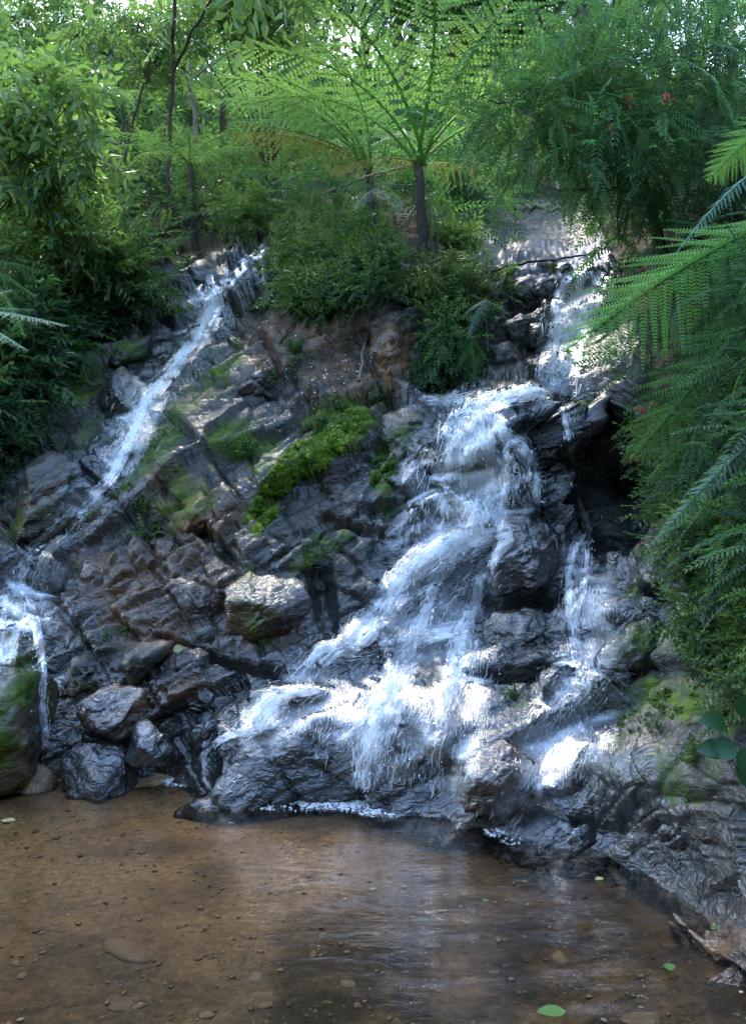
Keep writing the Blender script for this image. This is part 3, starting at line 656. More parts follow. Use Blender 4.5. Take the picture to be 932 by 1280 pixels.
while n < 110:
    if n < len(named): px, py, s = named[n]
    else:
        px, py = rng.uniform(-10, 900), 1005 + 275 * rng.random() ** 0.75; s = rng.uniform(2.2, 4.5) if rng.random() < .9 else rng.uniform(5, 9)
    Y = CAMZ * F / (py - CY); X = (px - CX) / F * Y
    if n >= len(named) and px > 560 + (1280 - py) * -0.2 + (py - 1040) * 1.3: continue
    Y *= 1.03; X *= 1.03
    o = link('pebble', pebm[rng.integers(8)], bed)
    sz = s / F * Y
    o.location = (X, Y, bed_at(X, Y) - sz * 0.05); o.scale = (sz,) * 3; o.rotation_euler = (rng.normal() * .15, rng.normal() * .15, rng.uniform(0, 6.3)); n += 1
# finer gravel and leaf litter nobody could count
D, Fc = ICO[1]
m = 6000
gxp = rng.uniform(-4.5, 3.5, m); gyp = 3.0 + 4.0 * rng.random(m)
gzz = bed_z(gxp, gyp) + 0.03 * fbm(np.stack([gxp, gyp, bed_z(gxp, gyp)], -1), 0.9, 3, 14)
gs = rng.gamma(1.6, 0.0042, m) + 0.003
ga = rng.uniform(0, 6.3, m)
gv = D[None] * np.stack([gs, gs * rng.uniform(.5, .9, m), gs * .26], -1)[:, None, :]
gv = np.stack([gv[..., 0] * np.cos(ga)[:, None] - gv[..., 1] * np.sin(ga)[:, None], gv[..., 0] * np.sin(ga)[:, None] + gv[..., 1] * np.cos(ga)[:, None], gv[..., 2]], -1) + np.stack([gxp, gyp, gzz + gs * .2], -1)[:, None, :]
t_ = NT('gravel_stone'); a_ = t_.attr('tint')
M_GRAVEL = t_.done(t_.bsdf(t_.ramp(a_, [(0, (0.13, 0.085, 0.048)), (0.3, (0.20, 0.12, 0.058)), (0.75, (0.32, 0.20, 0.10)), (0.93, (0.24, 0.20, 0.15)), (1.0, (0.60, 0.50, 0.36))]), 0.5).outputs[0])
gf = (Fc[None] + (np.arange(m) * len(D))[:, None, None]).reshape(-1, 3)
tag(link('gravel', mesh_data('gravel', gv, gf, {'tint': np.repeat(rng.random(m), len(D))}, True, M_GRAVEL)), 'fine brown gravel scattered over the pool bed', 'gravel', kind='stuff')

exec_order = None
# ------------------------------------------------------------------ white water
def resample(pts, wd, step=3.0):
    p = np.array(pts, float); d = np.r_[0, np.cumsum(np.hypot(*np.diff(p, axis=0).T))]
    n = max(int(d[-1] / step), 3); t = np.linspace(0, d[-1], n)
    # rounded path
    q = np.stack([np.interp(t, d, p[:, 0]), np.interp(t, d, p[:, 1])], -1)
    for _ in range(3): q[1:-1] = 0.25 * q[:-2] + 0.5 * q[1:-1] + 0.25 * q[2:]
    return q, np.interp(t, d, wd), d[-1]

def strands_mesh(strs, rad):
    """tapering three-sided threads; strs: list of (k,3) arrays"""
    V, Fc, off = [], [], 0
    for s, r in zip(strs, rad):
        k = len(s)
        t = np.gradient(s, axis=0); t /= np.linalg.norm(t, axis=1, keepdims=True) + 1e-9
        a = np.cross(t, np.array([0.3, 1, 0.2])); a /= np.linalg.norm(a, axis=1, keepdims=True) + 1e-9; b = np.cross(t, a)
        w_ = r * np.sin(np.linspace(0.25, math.pi - 0.12, k)) ** 0.6
        ring = [s + (a * math.cos(f) + b * math.sin(f)) * w_[:, None] for f in (0.5, 2.6, 4.7)]
        V.append(np.stack(ring, 1).reshape(-1, 3))
        i = off + np.arange(k - 1) * 3
        for c in range(3):
            c2 = (c + 1) % 3
            Fc.append(np.stack([i + c, i + c2, i + 3 + c2], -1)); Fc.append(np.stack([i + c, i + 3 + c2, i + 3 + c], -1))
        off += k * 3
    return np.concatenate(V), np.concatenate(Fc)

def veil_material():
    t = NT('water_veil'); u, v, e = t.attr('across'), t.attr('along'), t.attr('strength')
    def co(a, b):
        c = t.n('ShaderNodeCombineXYZ'); t.l(t.math('MULTIPLY', u, a), c.inputs[0]); t.l(t.math('MULTIPLY', v, b), c.inputs[1]); t.l(t.attr('layer'), c.inputs[2]); return c.outputs[0]
    n1 = t.noise(1.0, 3, 0.6, co(34, 4.0), 0.6); n2 = t.noise(1.0, 4, 0.7, co(110, 12), 0.7); n3 = t.noise(1.0, 3, .6, co(9, 3.0), .6)
    a = t.math('ADD', t.math('MULTIPLY', n1, 0.55), t.math('ADD', t.math('MULTIPLY', n2, 0.75), t.math('MULTIPLY', n3, .42)))
    a = t.math('ADD', a, t.math('MULTIPLY', t.math('SUBTRACT', e, 0.70), 0.66))
    al = t.ramp(a, [(0.81, 0.0), (0.89, 0.5), (0.95, 1.0)])
    al = t.math('MULTIPLY', al, t.ramp(e, [(0.02, 0.0), (0.22, 1.0)]))
    nb = t.bump(n2, 0.6, 0.02)
    b = t.bsdf((0.97, 0.96, 0.95), 0.25, nb, 0.5)
    tr = t.n('ShaderNodeBsdfTranslucent'); tr.inputs['Color'].default_value = (0.97, 0.97, 0.95, 1)
    m = t.n('ShaderNodeMixShader'); m.inputs[0].default_value = 0.4; t.l(b.outputs[0], m.inputs[1]); t.l(tr.outputs[0], m.inputs[2])
    film = t.n('ShaderNodeBsdfGlossy'); film.inputs['Roughness'].default_value = 0.08; t.l(nb, film.inputs['Normal'])
    fr = t.n('ShaderNodeFresnel'); fr.inputs['IOR'].default_value = 1.33; t.l(nb, fr.inputs['Normal'])
    tp = t.n('ShaderNodeBsdfTransparent'); fm = t.n('ShaderNodeMixShader'); t.l(t.math('MULTIPLY', fr.outputs[0], t.ramp(e, [(0.0, 0.0), (0.3, 1.0)])), fm.inputs[0]); t.l(tp.outputs[0], fm.inputs[1]); t.l(film.outputs[0], fm.inputs[2])
    o = t.n('ShaderNodeMixShader'); t.l(al, o.inputs[0]); t.l(fm.outputs[0], o.inputs[1]); t.l(m.outputs[0], o.inputs[2])
    return t.done(o.outputs[0])
M_VEIL = veil_material()
def veil(pts, wd, lift, strength, layer, spread=1.5):
    """one thin sheet of water lying on the rock along a stream"""
    q, ww, L = resample(pts, wd, 3.5); tg = np.gradient(q, axis=0); nn = np.stack([-tg[:, 1], tg[:, 0]], -1); nn /= np.linalg.norm(nn, axis=1, keepdims=True) + 1e-9
    C = 13; us = np.linspace(-1, 1, C); G = np.full((len(q), C, 3), np.nan)
    for i in range(len(q)):
        for j, u in enumerate(us):
            p, n = hit(*(q[i] + nn[i] * u * ww[i] * spread))
            if p is not None: G[i, j] = p + n * lift * .5 + np.array([0, -1, .2]) * lift
    for j in range(C):                                   # fill what was missed, then let the sheet fall smoothly
        for i in range(1, len(q)):
            if np.isnan(G[i, j, 0]): G[i, j] = G[i - 1, j]
    G = np.nan_to_num(G, nan=float(np.nanmean(G[..., 1])))
    D0 = G[..., 1].copy()
    for _ in range(2):
        Ym = G[..., 1].copy(); Ym[1:-1] = np.minimum(Ym[1:-1], .25 * Ym[:-2] + .5 * Ym[1:-1] + .25 * Ym[2:]); Ym[:, 1:-1] = np.minimum(Ym[:, 1:-1], .5 * Ym[:, 1:-1] + .25 * Ym[:, :-2] + .25 * Ym[:, 2:])
        k = Ym / G[..., 1]; G[..., 0] *= k; G[..., 2] = CAMZ + (G[..., 2] - CAMZ) * k; G[..., 1] = Ym
    Ym = G[:, C // 2, 1]
    al = np.cumsum(np.r_[0, np.linalg.norm(np.diff(G[:, C // 2], axis=0), axis=1).clip(0, .08)])
    e = np.cos(us * math.pi / 2)[None, :] ** .8 * strength(np.linspace(0, 1, len(q)))[:, None]
    fd = np.linspace(0, 1, len(q)); e = e * (0.35 + .65 * sstep(0, .10, fd) * (1 - sstep(.80, 1.0, fd)))[:, None]; e[-1] *= .2
    ac = us[None, :] * (ww * spread / F * Ym)[:, None]
    i = np.arange(len(q) * C).reshape(len(q), C); Fq = np.stack([i[:-1, :-1], i[1:, :-1], i[1:, 1:], i[:-1, 1:]], -1).reshape(-1, 4)
    return G.reshape(-1, 3), Fq, {'across': ac.ravel(), 'along': np.repeat(al, C), 'strength': e.ravel(), 'layer': np.full(len(q) * C, layer)}
for k_, f_ in (('left', .42), ('trickle', .6), ('main', .86)): STREAMS[k_] = [(p, [max(x * f_, 3) for x in w_], *v_) for p, w_, *v_ in STREAMS[k_]]
for k_, e_ in (('main', 'sparse_main'), ('left', 'sparse_left'), ('trickle', 'sparse_right')): STREAMS[k_] = STREAMS[k_] + STREAMS.pop(e_)
def build_stream(name, key, label, dens, lift=0.03, rscale=1.0, even=.5):
    strs, rad, drops, dr = [], [], [], []
    for gi, (pts, wd, *vs) in enumerate(STREAMS[key]):
        q, ww, L = resample(pts, wd)
        n = int(dens * L * np.mean(ww) / 22 * (vs[0] * .22 if vs else 1))
        cnt = 0; tries = 0
        flow = np.clip(even + (1 - even) * 2.2 * np.convolve(rng.normal(size=len(q) + 8), np.ones(9) / 3, 'valid') * .6 + .25 * (1 - even), 0.06, 1)
        while cnt < n and tries < n * 4:
            tries += 1
            k0 = rng.integers(0, len(q) - 1)
            u = rng.normal() * (0.5 if rng.random() < .75 else 1.1)
            if abs(u) > 2.2: continue
            if flow[k0] < rng.random(): continue
            # braided: threads gather along wandering lines, leave gaps
            br = math.sin(u * 5.2 + gi * 2 + k0 * 0.10) + 0.8 * math.sin(k0 * 0.33 + u * 2.3 + gi)
            if br < rng.uniform(-1.1, 1.2): continue
            ln = int(np.clip(rng.gamma(1.8, 1.6), 2, 12)); k1 = min(k0 + ln, len(q) - 1)
            seg = q[k0:k1 + 1]
            if len(seg) < 2: continue
            tg = np.gradient(seg, axis=0) ; nn = np.stack([-tg[:, 1], tg[:, 0]], -1); nn /= np.linalg.norm(nn, axis=1, keepdims=True) + 1e-9
            uu = u + np.cumsum(rng.normal(0, 0.025, len(seg)))
            pp = seg + nn * (uu * ww[k0:k1 + 1])[:, None]
            if len(pp) > 5: pp = pp[::2]
            h = [hit(*p) for p in pp]
            if any(a[0] is None for a in h): continue
            P3 = np.array([a[0] for a in h]); N3 = np.array([a[1] for a in h])
            if np.abs(np.diff(P3[:, 1])).max() > 0.45: continue
            lf = lift * rng.uniform(0.3, 1.8)
            ext = np.r_[0, np.zeros(len(P3) - 1)]
            P3 = P3 + N3 * lf * 0.6 + np.array([0, -1, 0.15]) * lf * 0.7
            P3 += rng.normal(0, 0.0015, P3.shape)
            strs.append(P3); rad.append(P3[0, 1] / F * (.75 if vs else 1) * (rng.gamma(2.4, 0.13) * rscale + 0.10)); cnt += 1
            if rng.random() < 0.35:
                drops.append(P3[-1] + rng.normal(0, 0.03, 3) + np.array([0, -0.04, 0])); dr.append(P3[0, 1] / F * rng.gamma(2.2, 0.16))
    V, Fc = strands_mesh(strs, rad)
    D, DF = ICO[1]; dp = np.array(drops); dr_ = np.array(dr)
    dv = (D[None] * np.stack([dr_, dr_, dr_ * rng.uniform(1, 2.2, len(dr_))], -1)[:, None, :] + dp[:, None, :]).reshape(-1, 3)
    df = (DF[None] + (np.arange(len(dp)) * len(D))[:, None, None]).reshape(-1, 3) + len(V)
    parts = []
    for gi, (pts, wd, *vs) in enumerate(STREAMS[key]):
        for ly in range(1 if vs else 2):
            ph = rng.uniform(0, 6.3); r0 = even
            k_ = vs[0] if vs else 1.0
            parts.append(veil(pts, wd, 0.008 + .022 * ly, lambda t_, ph=ph, k_=k_: np.clip(np.full(np.shape(t_), k_ - .13) + .14 * np.sin(t_ * 17 + ph) if k_ < 1 else r0 + .25 + (.75 - r0 * .6) * .55 * np.sin(t_ * 9 + ph) + .2 * np.sin(t_ * 23 + ph * 2), (.55 if key == 'left' else .40), 1), gi * 3.7 + ly * 1.9, 1.55 + .3 * ly))
    vv, vf = join([(a, b) for a, b, c in parts]); va = {k: np.concatenate([c[k] for a, b, c in parts]) for k in parts[0][2]}
    veilo = (vv, vf, va)
    o = link(name, mesh_data(name, np.concatenate([V, dv]), np.concatenate([Fc, df]), None, True, M_WHITE))
    link('water_veil', mesh_data('water_veil', *veilo, True, M_VEIL), o)
    return tag(o, label, 'waterfall', kind='structure')
build_stream('waterfall', 'main', 'broad white waterfall spreading over the central rock ledges into the pool', 14, 0.035, 0.85, .74)
build_stream('waterfall', 'chute', 'narrow white chute of water dropping behind the central ledge', 18, 0.03, 0.9, .55)
build_stream('waterfall', 'left', 'thin broken cascade winding down the left side of the cliff', 14, 0.022, 0.8, .48)
build_stream('waterfall', 'trickle', 'thin trickle of water running down the shaded right side rocks', 14, 0.022, 0.8, .4)

# foam where the water meets the pool
def foam(name, spots, label):
    V, Fc, off = [], [], 0
    D, DF = ICO[1]
    for px, py, rx, ry, n in spots:
        for k in range(int(n * 1.1)):
            a, r = rng.uniform(0, 6.3), rng.random() ** 0.5 * 0.9 + abs(rng.normal()) * .12
            x, y = px + rx * r * math.cos(a), py + ry * r * math.sin(a); Y = CAMZ * F / (y - CY)
            s = Y / F * rng.gamma(2.0, 0.38) * (1.25 - min(r, 1) * .8)
            c = np.array([(x - CX) / F * Y, Y, 0.004])
            V.append(D * s * np.array([1.5, 1.5, 0.55]) + c); Fc.append(DF + off); off += len(D)
    o = link(name, mesh_data(name, np.concatenate(V), np.concatenate(Fc), None, True, M_WHITE))
    return tag(o, label, 'foam', kind='stuff')
foam('foam', [(425,1003,60,9,1300),(335,1000,70,3,300),(482,1016,36,6,400),(380,1009,90,6,260),(460,1009,50,8,300)], 'white foam line where the main waterfall meets the pool')
foam('foam', [(222,978,22,6,260),(235,975,10,6,120)], 'small white foam patch beside the black boulder')
foam('foam', [(622,1040,20,6,150),(640,1052,16,5,60)], 'foam patch under the trickle at the right side rocks')
#VEGETATION
# ------------------------------------------------------------------ plants: leaf and frond builders
def nrm(v): return v / (np.linalg.norm(v, axis=-1, keepdims=True) + 1e-9)
def kites(base, d, side, L, wd, up, droop=0.12, fold=0.16, at=0.42):
    """pointed leaves folded along the midrib: n leaves -> 4n points, 2n triangles"""
    base, d, side, up = [np.asarray(a, float) * np.ones((len(L), 3)) for a in (base, d, side, up)]
    L, wd = np.asarray(L)[:, None], np.asarray(wd)[:, None]
    m = base + d * L * at + up * fold * wd
    V = np.stack([base, m + side * wd / 2, base + d * L - up * L * droop, m - side * wd / 2], 1).reshape(-1, 3)
    i = np.arange(len(L))[:, None] * 4
    return V, np.concatenate([i + [0, 1, 2], i + [0, 2, 3]])
def tube(pts, r0, r1, n=5):
    s = np.asarray(pts, float); k = len(s); t = nrm(np.gradient(s, axis=0))
    a = nrm(np.cross(t, np.array([0.31, 0.9, 0.22]))); b = np.cross(t, a); r = np.linspace(r0, r1, k)[:, None]
    V = np.stack([s + (a * math.cos(f) + b * math.sin(f)) * r for f in np.arange(n) * 2 * math.pi / n], 1).reshape(-1, 3)
    Fc = []
    i = np.arange(k - 1) * n
    for c in range(n):
        e = (c + 1) % n
        Fc += [np.stack([i + c, i + e, i + n + e], -1), np.stack([i + c, i + n + e, i + n + c], -1)]
    return V, np.concatenate(Fc)
def wob(a, b, k=8, amp=0.05, seed=0, sag=0.0):
    r = np.random.default_rng(seed); t = np.linspace(0, 1, k)[:, None]; a, b = np.asarray(a, float), np.asarray(b, float)
    L = np.linalg.norm(b - a); n = np.cumsum(r.normal(0, amp * L / math.sqrt(k), (k, 3)), 0); n -= n[-1] * t
    p = a + (b - a) * t + n; p[:, 2] -= sag * L * (4 * t * (1 - t))[:, 0]; return p

def sprig_broad(n=9, L=0.34, ll=0.105, wd=0.046, seed=0):
    r = np.random.default_rng(seed); t = np.linspace(0.15, 1, n); s = np.where(np.arange(n) % 2, 1, -1)
    an = np.where(np.arange(n) == n - 1, 0.05, r.uniform(0.65, 1.1, n)) * s
    d = np.stack([np.cos(an), np.sin(an), r.uniform(-.45, .12, n)], -1); d = nrm(d); up = nrm(np.array([0, 0, 1.0]) + r.normal(0, .32, (n, 3))); sd = nrm(np.cross(up, d)); up = np.cross(d, sd)
    b = np.stack([t * L, 0 * t, -0.12 * L * t ** 2], -1)
    V, Fc = kites(b, d, sd, ll * r.uniform(.7, 1.2, n), wd * r.uniform(.8, 1.15, n), up, 0.18)
    return join([(V, Fc), tube(np.stack([np.linspace(0, L, 3), np.zeros(3), -0.12 * L * np.linspace(0, 1, 3) ** 2], -1), 0.004, 0.002, 3)])
def sprig_feather(n=13, L=0.42, ll=0.075, wd=0.019, seed=0, droop=0.35):
    r = np.random.default_rng(seed); P, t = [], np.linspace(0.12, 1, n)
    b = np.stack([t * L, 0 * t, -droop * L * t ** 2], -1)
    for s in (1, -1):
        an = np.radians(np.linspace(72, 38, n)) * s
        d = nrm(np.stack([np.cos(an), np.sin(an), -0.25 + r.normal(0, .1, n)], -1)); up = np.array([0, 0, 1.0]) + r.normal(0, .15, (n, 3)); sd = nrm(np.cross(up, d)); up = np.cross(d, sd)
        P.append(kites(b, d, sd, ll * np.sin(np.linspace(.55, 2.75, n)) ** .5 * r.uniform(.85, 1.1, n), np.full(n, wd), up, 0.15, 0.1))
    P.append(tube(np.stack([np.linspace(0, L, 3), np.zeros(3), -droop * L * np.linspace(0, 1, 3) ** 2], -1), 0.004, 0.0015, 3))
    return join(P)
def sprig_tuft(n=9, L=0.3, wd=0.014, seed=0, spread=0.8):
    r = np.random.default_rng(seed); P = []
    for k in range(n):
        a = r.uniform(0, 6.3); s = r.uniform(.15, spread); l = L * r.uniform(.5, 1.1); e = np.array([math.cos(a), math.sin(a), 0]); q = np.array([-e[1], e[0], 0])
        p0 = e * 0.02; p1 = e * l * s * .4 + [0, 0, l * .6]; p2 = e * l * s + [0, 0, l * (.9 - .75 * s)]
        w_ = wd * r.uniform(.7, 1.2) / 2
        P.append((np.array([p0 - q * w_, p0 + q * w_, p1 - q * w_ * .9, p1 + q * w_ * .9, p2]), np.array([[0, 1, 3], [0, 3, 2], [2, 3, 4]])))
    V, Fc = join(P); return V[:, [2, 1, 0]] * [1, 1, -1], Fc       # grows along +x like the others
def sprig_whorl(n=6, ll=0.16, wd=0.05, seed=0):
    r = np.random.default_rng(seed); a = np.arange(n) * 6.283 / n + r.normal(0, .2, n)
    d = nrm(np.stack([0.35 + 0 * a, np.cos(a), np.sin(a)], -1)); sd = nrm(np.cross(d, np.array([1.0, 0, 0]))); up = np.cross(d, sd)
    return kites(np.zeros((n, 3)), d, sd, ll * r.uniform(.7, 1.1, n), np.full(n, wd), up * np.sign(up[:, :1] + 1e-6), 0.25)
BROAD = [sprig_broad(seed=k) for k in range(4)]
BIGB = [sprig_broad(7, 0.46, 0.20, 0.072, 20 + k) for k in range(3)]
SMALLB = [sprig_broad(11, 0.24, 0.055, 0.028, 40 + k) for k in range(3)]
FEATHER = [sprig_feather(seed=k, droop=.2 + .12 * k) for k in range(4)]
TUFT = [sprig_tuft(seed=k) for k in range(4)]
WHORL = [sprig_whorl(seed=k) for k in range(3)]
LITTLEFERN = [sprig_feather(15, 0.5, 0.13, 0.030, 70 + k, .45) for k in range(3)]

CLEAR = [[(178,345),(250,312),(345,292),(340,330),(300,420),(190,420),(120,460),(60,600),(20,600),(95,480)],
         [(596,290),(640,240),(705,238),(752,285),(748,330),(735,470),(690,500),(585,500),(590,440),(622,425),(624,380),(606,345)],
         [(440,405),(515,390),(522,465),(400,520),(330,520),(345,440)]]
CLEARNEAR = [([(478,190),(582,190),(576,345),(488,345)], 11.2), ([(120,160),(305,160),(305,270),(120,270)], 13.2), ([(45,60),(340,50),(340,165),(45,165)], 16.2)]
def is_clear(p, near=12.5):
    x, y = PX(np.asarray(p))
    return any(inpoly(np.array([x + a]), np.array([y + b]), c)[0] for c, yl in [(q, 60) for q in CLEAR] + CLEARNEAR if p[1] < yl for a, b in ((0, 0), (12, 14), (-12, 14), (0, 24)))
class Scatter:
    def __init__(s): s.V, s.F, s.T, s.o = [], [], [], 0
    def add(s, protos, pos, x, scale, tint, roll=0.5, up=(0, 0, 1)):
        m = len(pos); x = nrm(np.asarray(x, float)); u = np.asarray(up, float) + rng.normal(0, roll, (m, 3)); y = nrm(np.cross(u, x)); z = np.cross(x, y)
        M = np.stack([x, y, z], -1) * np.asarray(scale)[:, None, None]
        which = rng.integers(0, len(protos), m)
        for k, (v, f) in enumerate(protos):
            i = np.where(which == k)[0]
            if not len(i): continue
            s.V.append((np.einsum('mij,nj->mni', M[i], v) + np.asarray(pos)[i][:, None, :]).reshape(-1, 3))
            s.F.append((f[None] + (np.arange(len(i)) * len(v))[:, None, None]).reshape(-1, 3) + s.o); s.o += len(i) * len(v)
            lt = np.repeat(rng.normal(0, .07, (len(i), (len(v) + 3) // 4)), 4, 1)[:, :len(v)]
            s.T.append((np.asarray(tint)[i][:, None] + lt).ravel())
    def clump(s, protos, c, rad, n, tint, size=1.0, outw=0.8, droop=0.15, face=0.4, spread=0.14):
        """one leafy clump: sprigs on an uneven shell, pointing outwards"""
        d = nrm(rng.normal(size=(n, 3)) + np.array([0, -face, 0.35])); rr = rng.uniform(0.35, 1.0, n) ** 0.6
        pos = np.asarray(c) + d * rr[:, None] * np.asarray(rad)
        x = d * outw + rng.normal(0, .45, (n, 3)) + np.array([0, 0, -droop])
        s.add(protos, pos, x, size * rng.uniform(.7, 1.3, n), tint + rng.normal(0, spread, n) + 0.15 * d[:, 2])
    def make(s, name, mat, parent=None, origin=None):
        V = np.concatenate(s.V)
        if origin is not None: V = V - np.asarray(origin)
        return link(name, mesh_data(name, V, np.concatenate(s.F), {'tint': np.clip(np.concatenate(s.T), 0, 1)}, False, mat), parent)
    def data(s, name, mat): return mesh_data(name, np.concatenate(s.V), np.concatenate(s.F), {'tint': np.clip(np.concatenate(s.T), 0, 1)}, False, mat)

def undergrowth(name, poly, n, protos, mat, label, cat, tint, rad=0.5, sprigs=18, size=1.0, off=(0.1, 0.8), kind='stuff', droop=0.15, face=0.4):
    S = Scatter(); px, py = polypts(poly, n); Y = depth(px, py); P = W(px, py, Y)
    P = P + np.array([0, -1, 0.35]) * rng.uniform(off[0], off[1], n)[:, None]
    for p, y, x_, y_ in zip(P, Y, px, py):
        if is_clear(p): continue
        k = (y / 11.0) ** 0.5
        tn = tint(x_, y_) if callable(tint) else tint
        r = rad * rng.uniform(.6, 1.3) * k
        S.clump(protos, p, (r, r * .8, r * rng.uniform(.6, 1)), sprigs, tn + 0.16 * rng.normal(), size * k * rng.uniform(.8, 1.2), droop=droop, face=face)
    return tag(S.make(name, mat), label, cat, kind=kind)

def frond_mesh(name, L=1.0, pairs=26, wmax=0.46, pin=13, arch=(0.42, 0.62), seed=0, mat=None, hang=0.25, stipe=0.12, tint=0.5, fat=1.0, pk=0.5):
    """twice-divided fern frond growing along +x with its face up; chord of length L from base to tip"""
    r = np.random.default_rng(seed); P = []
    f = lambda t: np.stack([L * t, 0.03 * L * np.sin(3 * t + seed), L * (arch[0] * t - arch[1] * t * t + (arch[1] - arch[0]) * t ** 3 * 1.0)], -1)
    T = np.linspace(stipe, 0.985, pairs); b0 = f(T); tg = nrm(f(T + .01) - f(T - .01))
    for s in (1, -1):
        q = (T - stipe) / (1 - stipe); wl = wmax * L * 0.5 * np.clip(np.sin(math.pi * (0.16 + 0.84 * q) ** 0.85) ** 0.75, 0.04, 1) * r.uniform(.92, 1.06, pairs)
        an = np.radians(68 - 30 * q + r.normal(0, 3.5, pairs))
        for k in range(pairs):
            side = nrm(np.cross([0, 0, 1.0], tg[k])) * s; upk = np.cross(tg[k], side * s) * 1.0
            d = nrm(tg[k] * math.cos(an[k]) + side * math.sin(an[k]) - np.array([0, 0, hang * r.uniform(.4, 1.6)]))
            m = max(int(pin * (0.35 + 0.65 * wl[k] / (wmax * L * .5))), 4); u = np.linspace(0.06, 0.96, m)
            cb = b0[k] + d * (u * wl[k])[:, None] - np.array([0, 0, 1.0]) * (0.22 * hang * wl[k] * u ** 2)[:, None]
            pl = pk * L * (1 - stipe) / pairs * (1.06 - u) ** 0.65 * (0.5 + 0.5 * wl[k] / (wmax * L * .5))
            nup = nrm(upk + r.normal(0, .08, 3)); e = nrm(np.cross(nup, d))
            for g in (1, -1):
                dd = nrm(e * g + d * 0.45 - nup * 0.12); P.append(kites(cb, dd, nrm(np.cross(nup, dd)), pl, np.maximum(pl * .32, wl[k] / m * .50) * fat, nup, 0.1, 0.05, 0.35))
            P.append((np.array([b0[k] - e * .0015, b0[k] + e * .0015, cb[-1]]), np.array([[0, 1, 2]])))
    P.append(tube(f(np.linspace(0, 1, 12)), 0.010 * L, 0.002 * L, 4))
    V, Fc = join(P); kx = V[:, 0] / L
    return mesh_data(name, V, Fc, {'tint': np.clip(tint + 0.16 * (kx - .5) + 0.10 * perlin(V, 6 / L, seed), 0, 1)}, False, mat)
def aim(o, base, tip, roll=0.0, L=1.0, up=None):
    """stand a frond between two places, face up"""
    base, tip = Vector(base), Vector(tip); x = tip - base; s = x.length / L; x.normalize()
    u = Vector(up) if up is not None else Vector((0, 0, 1))
    y = u.cross(x)
    if y.length < .15: y = Vector((0, -1, 0.2)).cross(x)
    y.normalize(); z = x.cross(y)
    M = Matrix((x, y, z)).transposed().to_4x4() @ Matrix.Rotation(roll, 4, 'X')
    M = Matrix.Translation(base) @ M @ Matrix.Scale(s, 4)
    o.matrix_basis = M
FR = [frond_mesh('frond', 1, 22, .50, 13, (.55, .62), k, M_FERN, .22, .10, .66) for k in range(3)]
FRD = [frond_mesh('frond', 1, 24, .44, 12, (.35, .5), 30 + k, M_FERN, .35, .08, .3) for k in range(2)]
FRN = [frond_mesh('frond', 1, 25, .62, 22, (.16, .26), 10 + k, M_FERN, .35, .06, .62 - .20 * k, 1.3, .66) for k in range(3)]
FRT = [frond_mesh('frond', 1, 21, .58, 15, (.75, .80), 50 + k, M_FERN, .28, .22, .62, 1.5) for k in range(3)]
FRP = [frond_mesh('frond', 1, 34, .36, 16, (.25, .40), 20 + k, M_PALE, .25, .06, .5) for k in range(2)]
FRY = [frond_mesh('frond', 1, 22, .46, 11, (.45, .62), 40, M_BROWNFERN, .85, .12, .6, 1.6)]
FRB = [frond_mesh('frond', 1, 25, .62, 24, (.16, .26), 15, M_BRIGHTFERN, .40, .06, .55, 1.3, .68)]

def fern(name, root, tips, meshes, label, cat='fern', group=None, trunk=None, tr=0.06, bark=None, up=None):
    """tips: (px, py, distance) of every frond's tip; root: where the fronds spring; trunk: its foot"""
    foot = trunk if trunk is not None else root
    t = tag(empty(name, foot), label, cat, group)
    f = Vector(foot)
    if trunk is not None:
        p = wob(foot, root, 9, .03, 3) - np.asarray(foot)
        link('trunk', mesh_data('trunk', *tube(p, tr * 1.25, tr * .8, 9), None, True, bark or M_BARK), t)
        r_ = np.random.default_rng(4); ps = []
        for k in range(46):                                            # old frond stubs up the stem
            q = p[0] + (p[-1] - p[0]) * r_.uniform(.1, 1); a = r_.uniform(0, 6.3); e = np.array([math.cos(a), math.sin(a), 0])
            ps.append(tube([q + e * tr * .7, q + e * tr * 1.25 + [0, 0, tr * .9], q + e * tr * 1.5 + [0, 0, tr * r_.uniform(1.2, 2.6)]], tr * .16, tr * .05, 3))
        link('frond_stubs', mesh_data('frond_stubs', *join(ps), None, False, bark or M_BARK), t)
    for k, tp in enumerate(tips):
        me = meshes[k % len(meshes)] if len(tp) < 4 else tp[3]
        o = link('frond', me, t); aim(o, Vector(root) - f, Vector(W(*tp[:3])) - f, rng.normal() * .12, 1.0, up)
    return t

# ---- undergrowth masses, with the pattern of sun and shade put into their tints
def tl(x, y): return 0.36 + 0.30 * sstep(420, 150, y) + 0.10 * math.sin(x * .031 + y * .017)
LEFT = [(-70,120),(140,130),(330,170),(360,290),(300,305),(250,316),(190,330),(172,380),(110,432),(66,492),(-5,575),(-70,640)]
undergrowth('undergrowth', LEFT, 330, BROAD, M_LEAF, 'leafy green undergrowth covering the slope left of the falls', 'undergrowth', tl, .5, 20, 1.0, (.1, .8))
undergrowth('undergrowth', [(-60,330),(150,330),(175,385),(100,440),(60,500),(-10,590),(-60,640)], 150, SMALLB, M_LEAF, 'dark small leaved plants hanging over the left rocks', 'undergrowth', .22, .36, 22, 1.0, (.05, .35), droop=.5)
undergrowth('undergrowth', [(280,110),(700,150),(660,250),(610,268),(575,300),(420,290),(340,295),(310,230)], 200, FEATHER, M_FEATHER, 'feathery undergrowth on the slope between the two streams', 'undergrowth', lambda x, y: .5 + .2 * math.sin(x * .04), .7, 15, 1.3, (.1, 1.0))
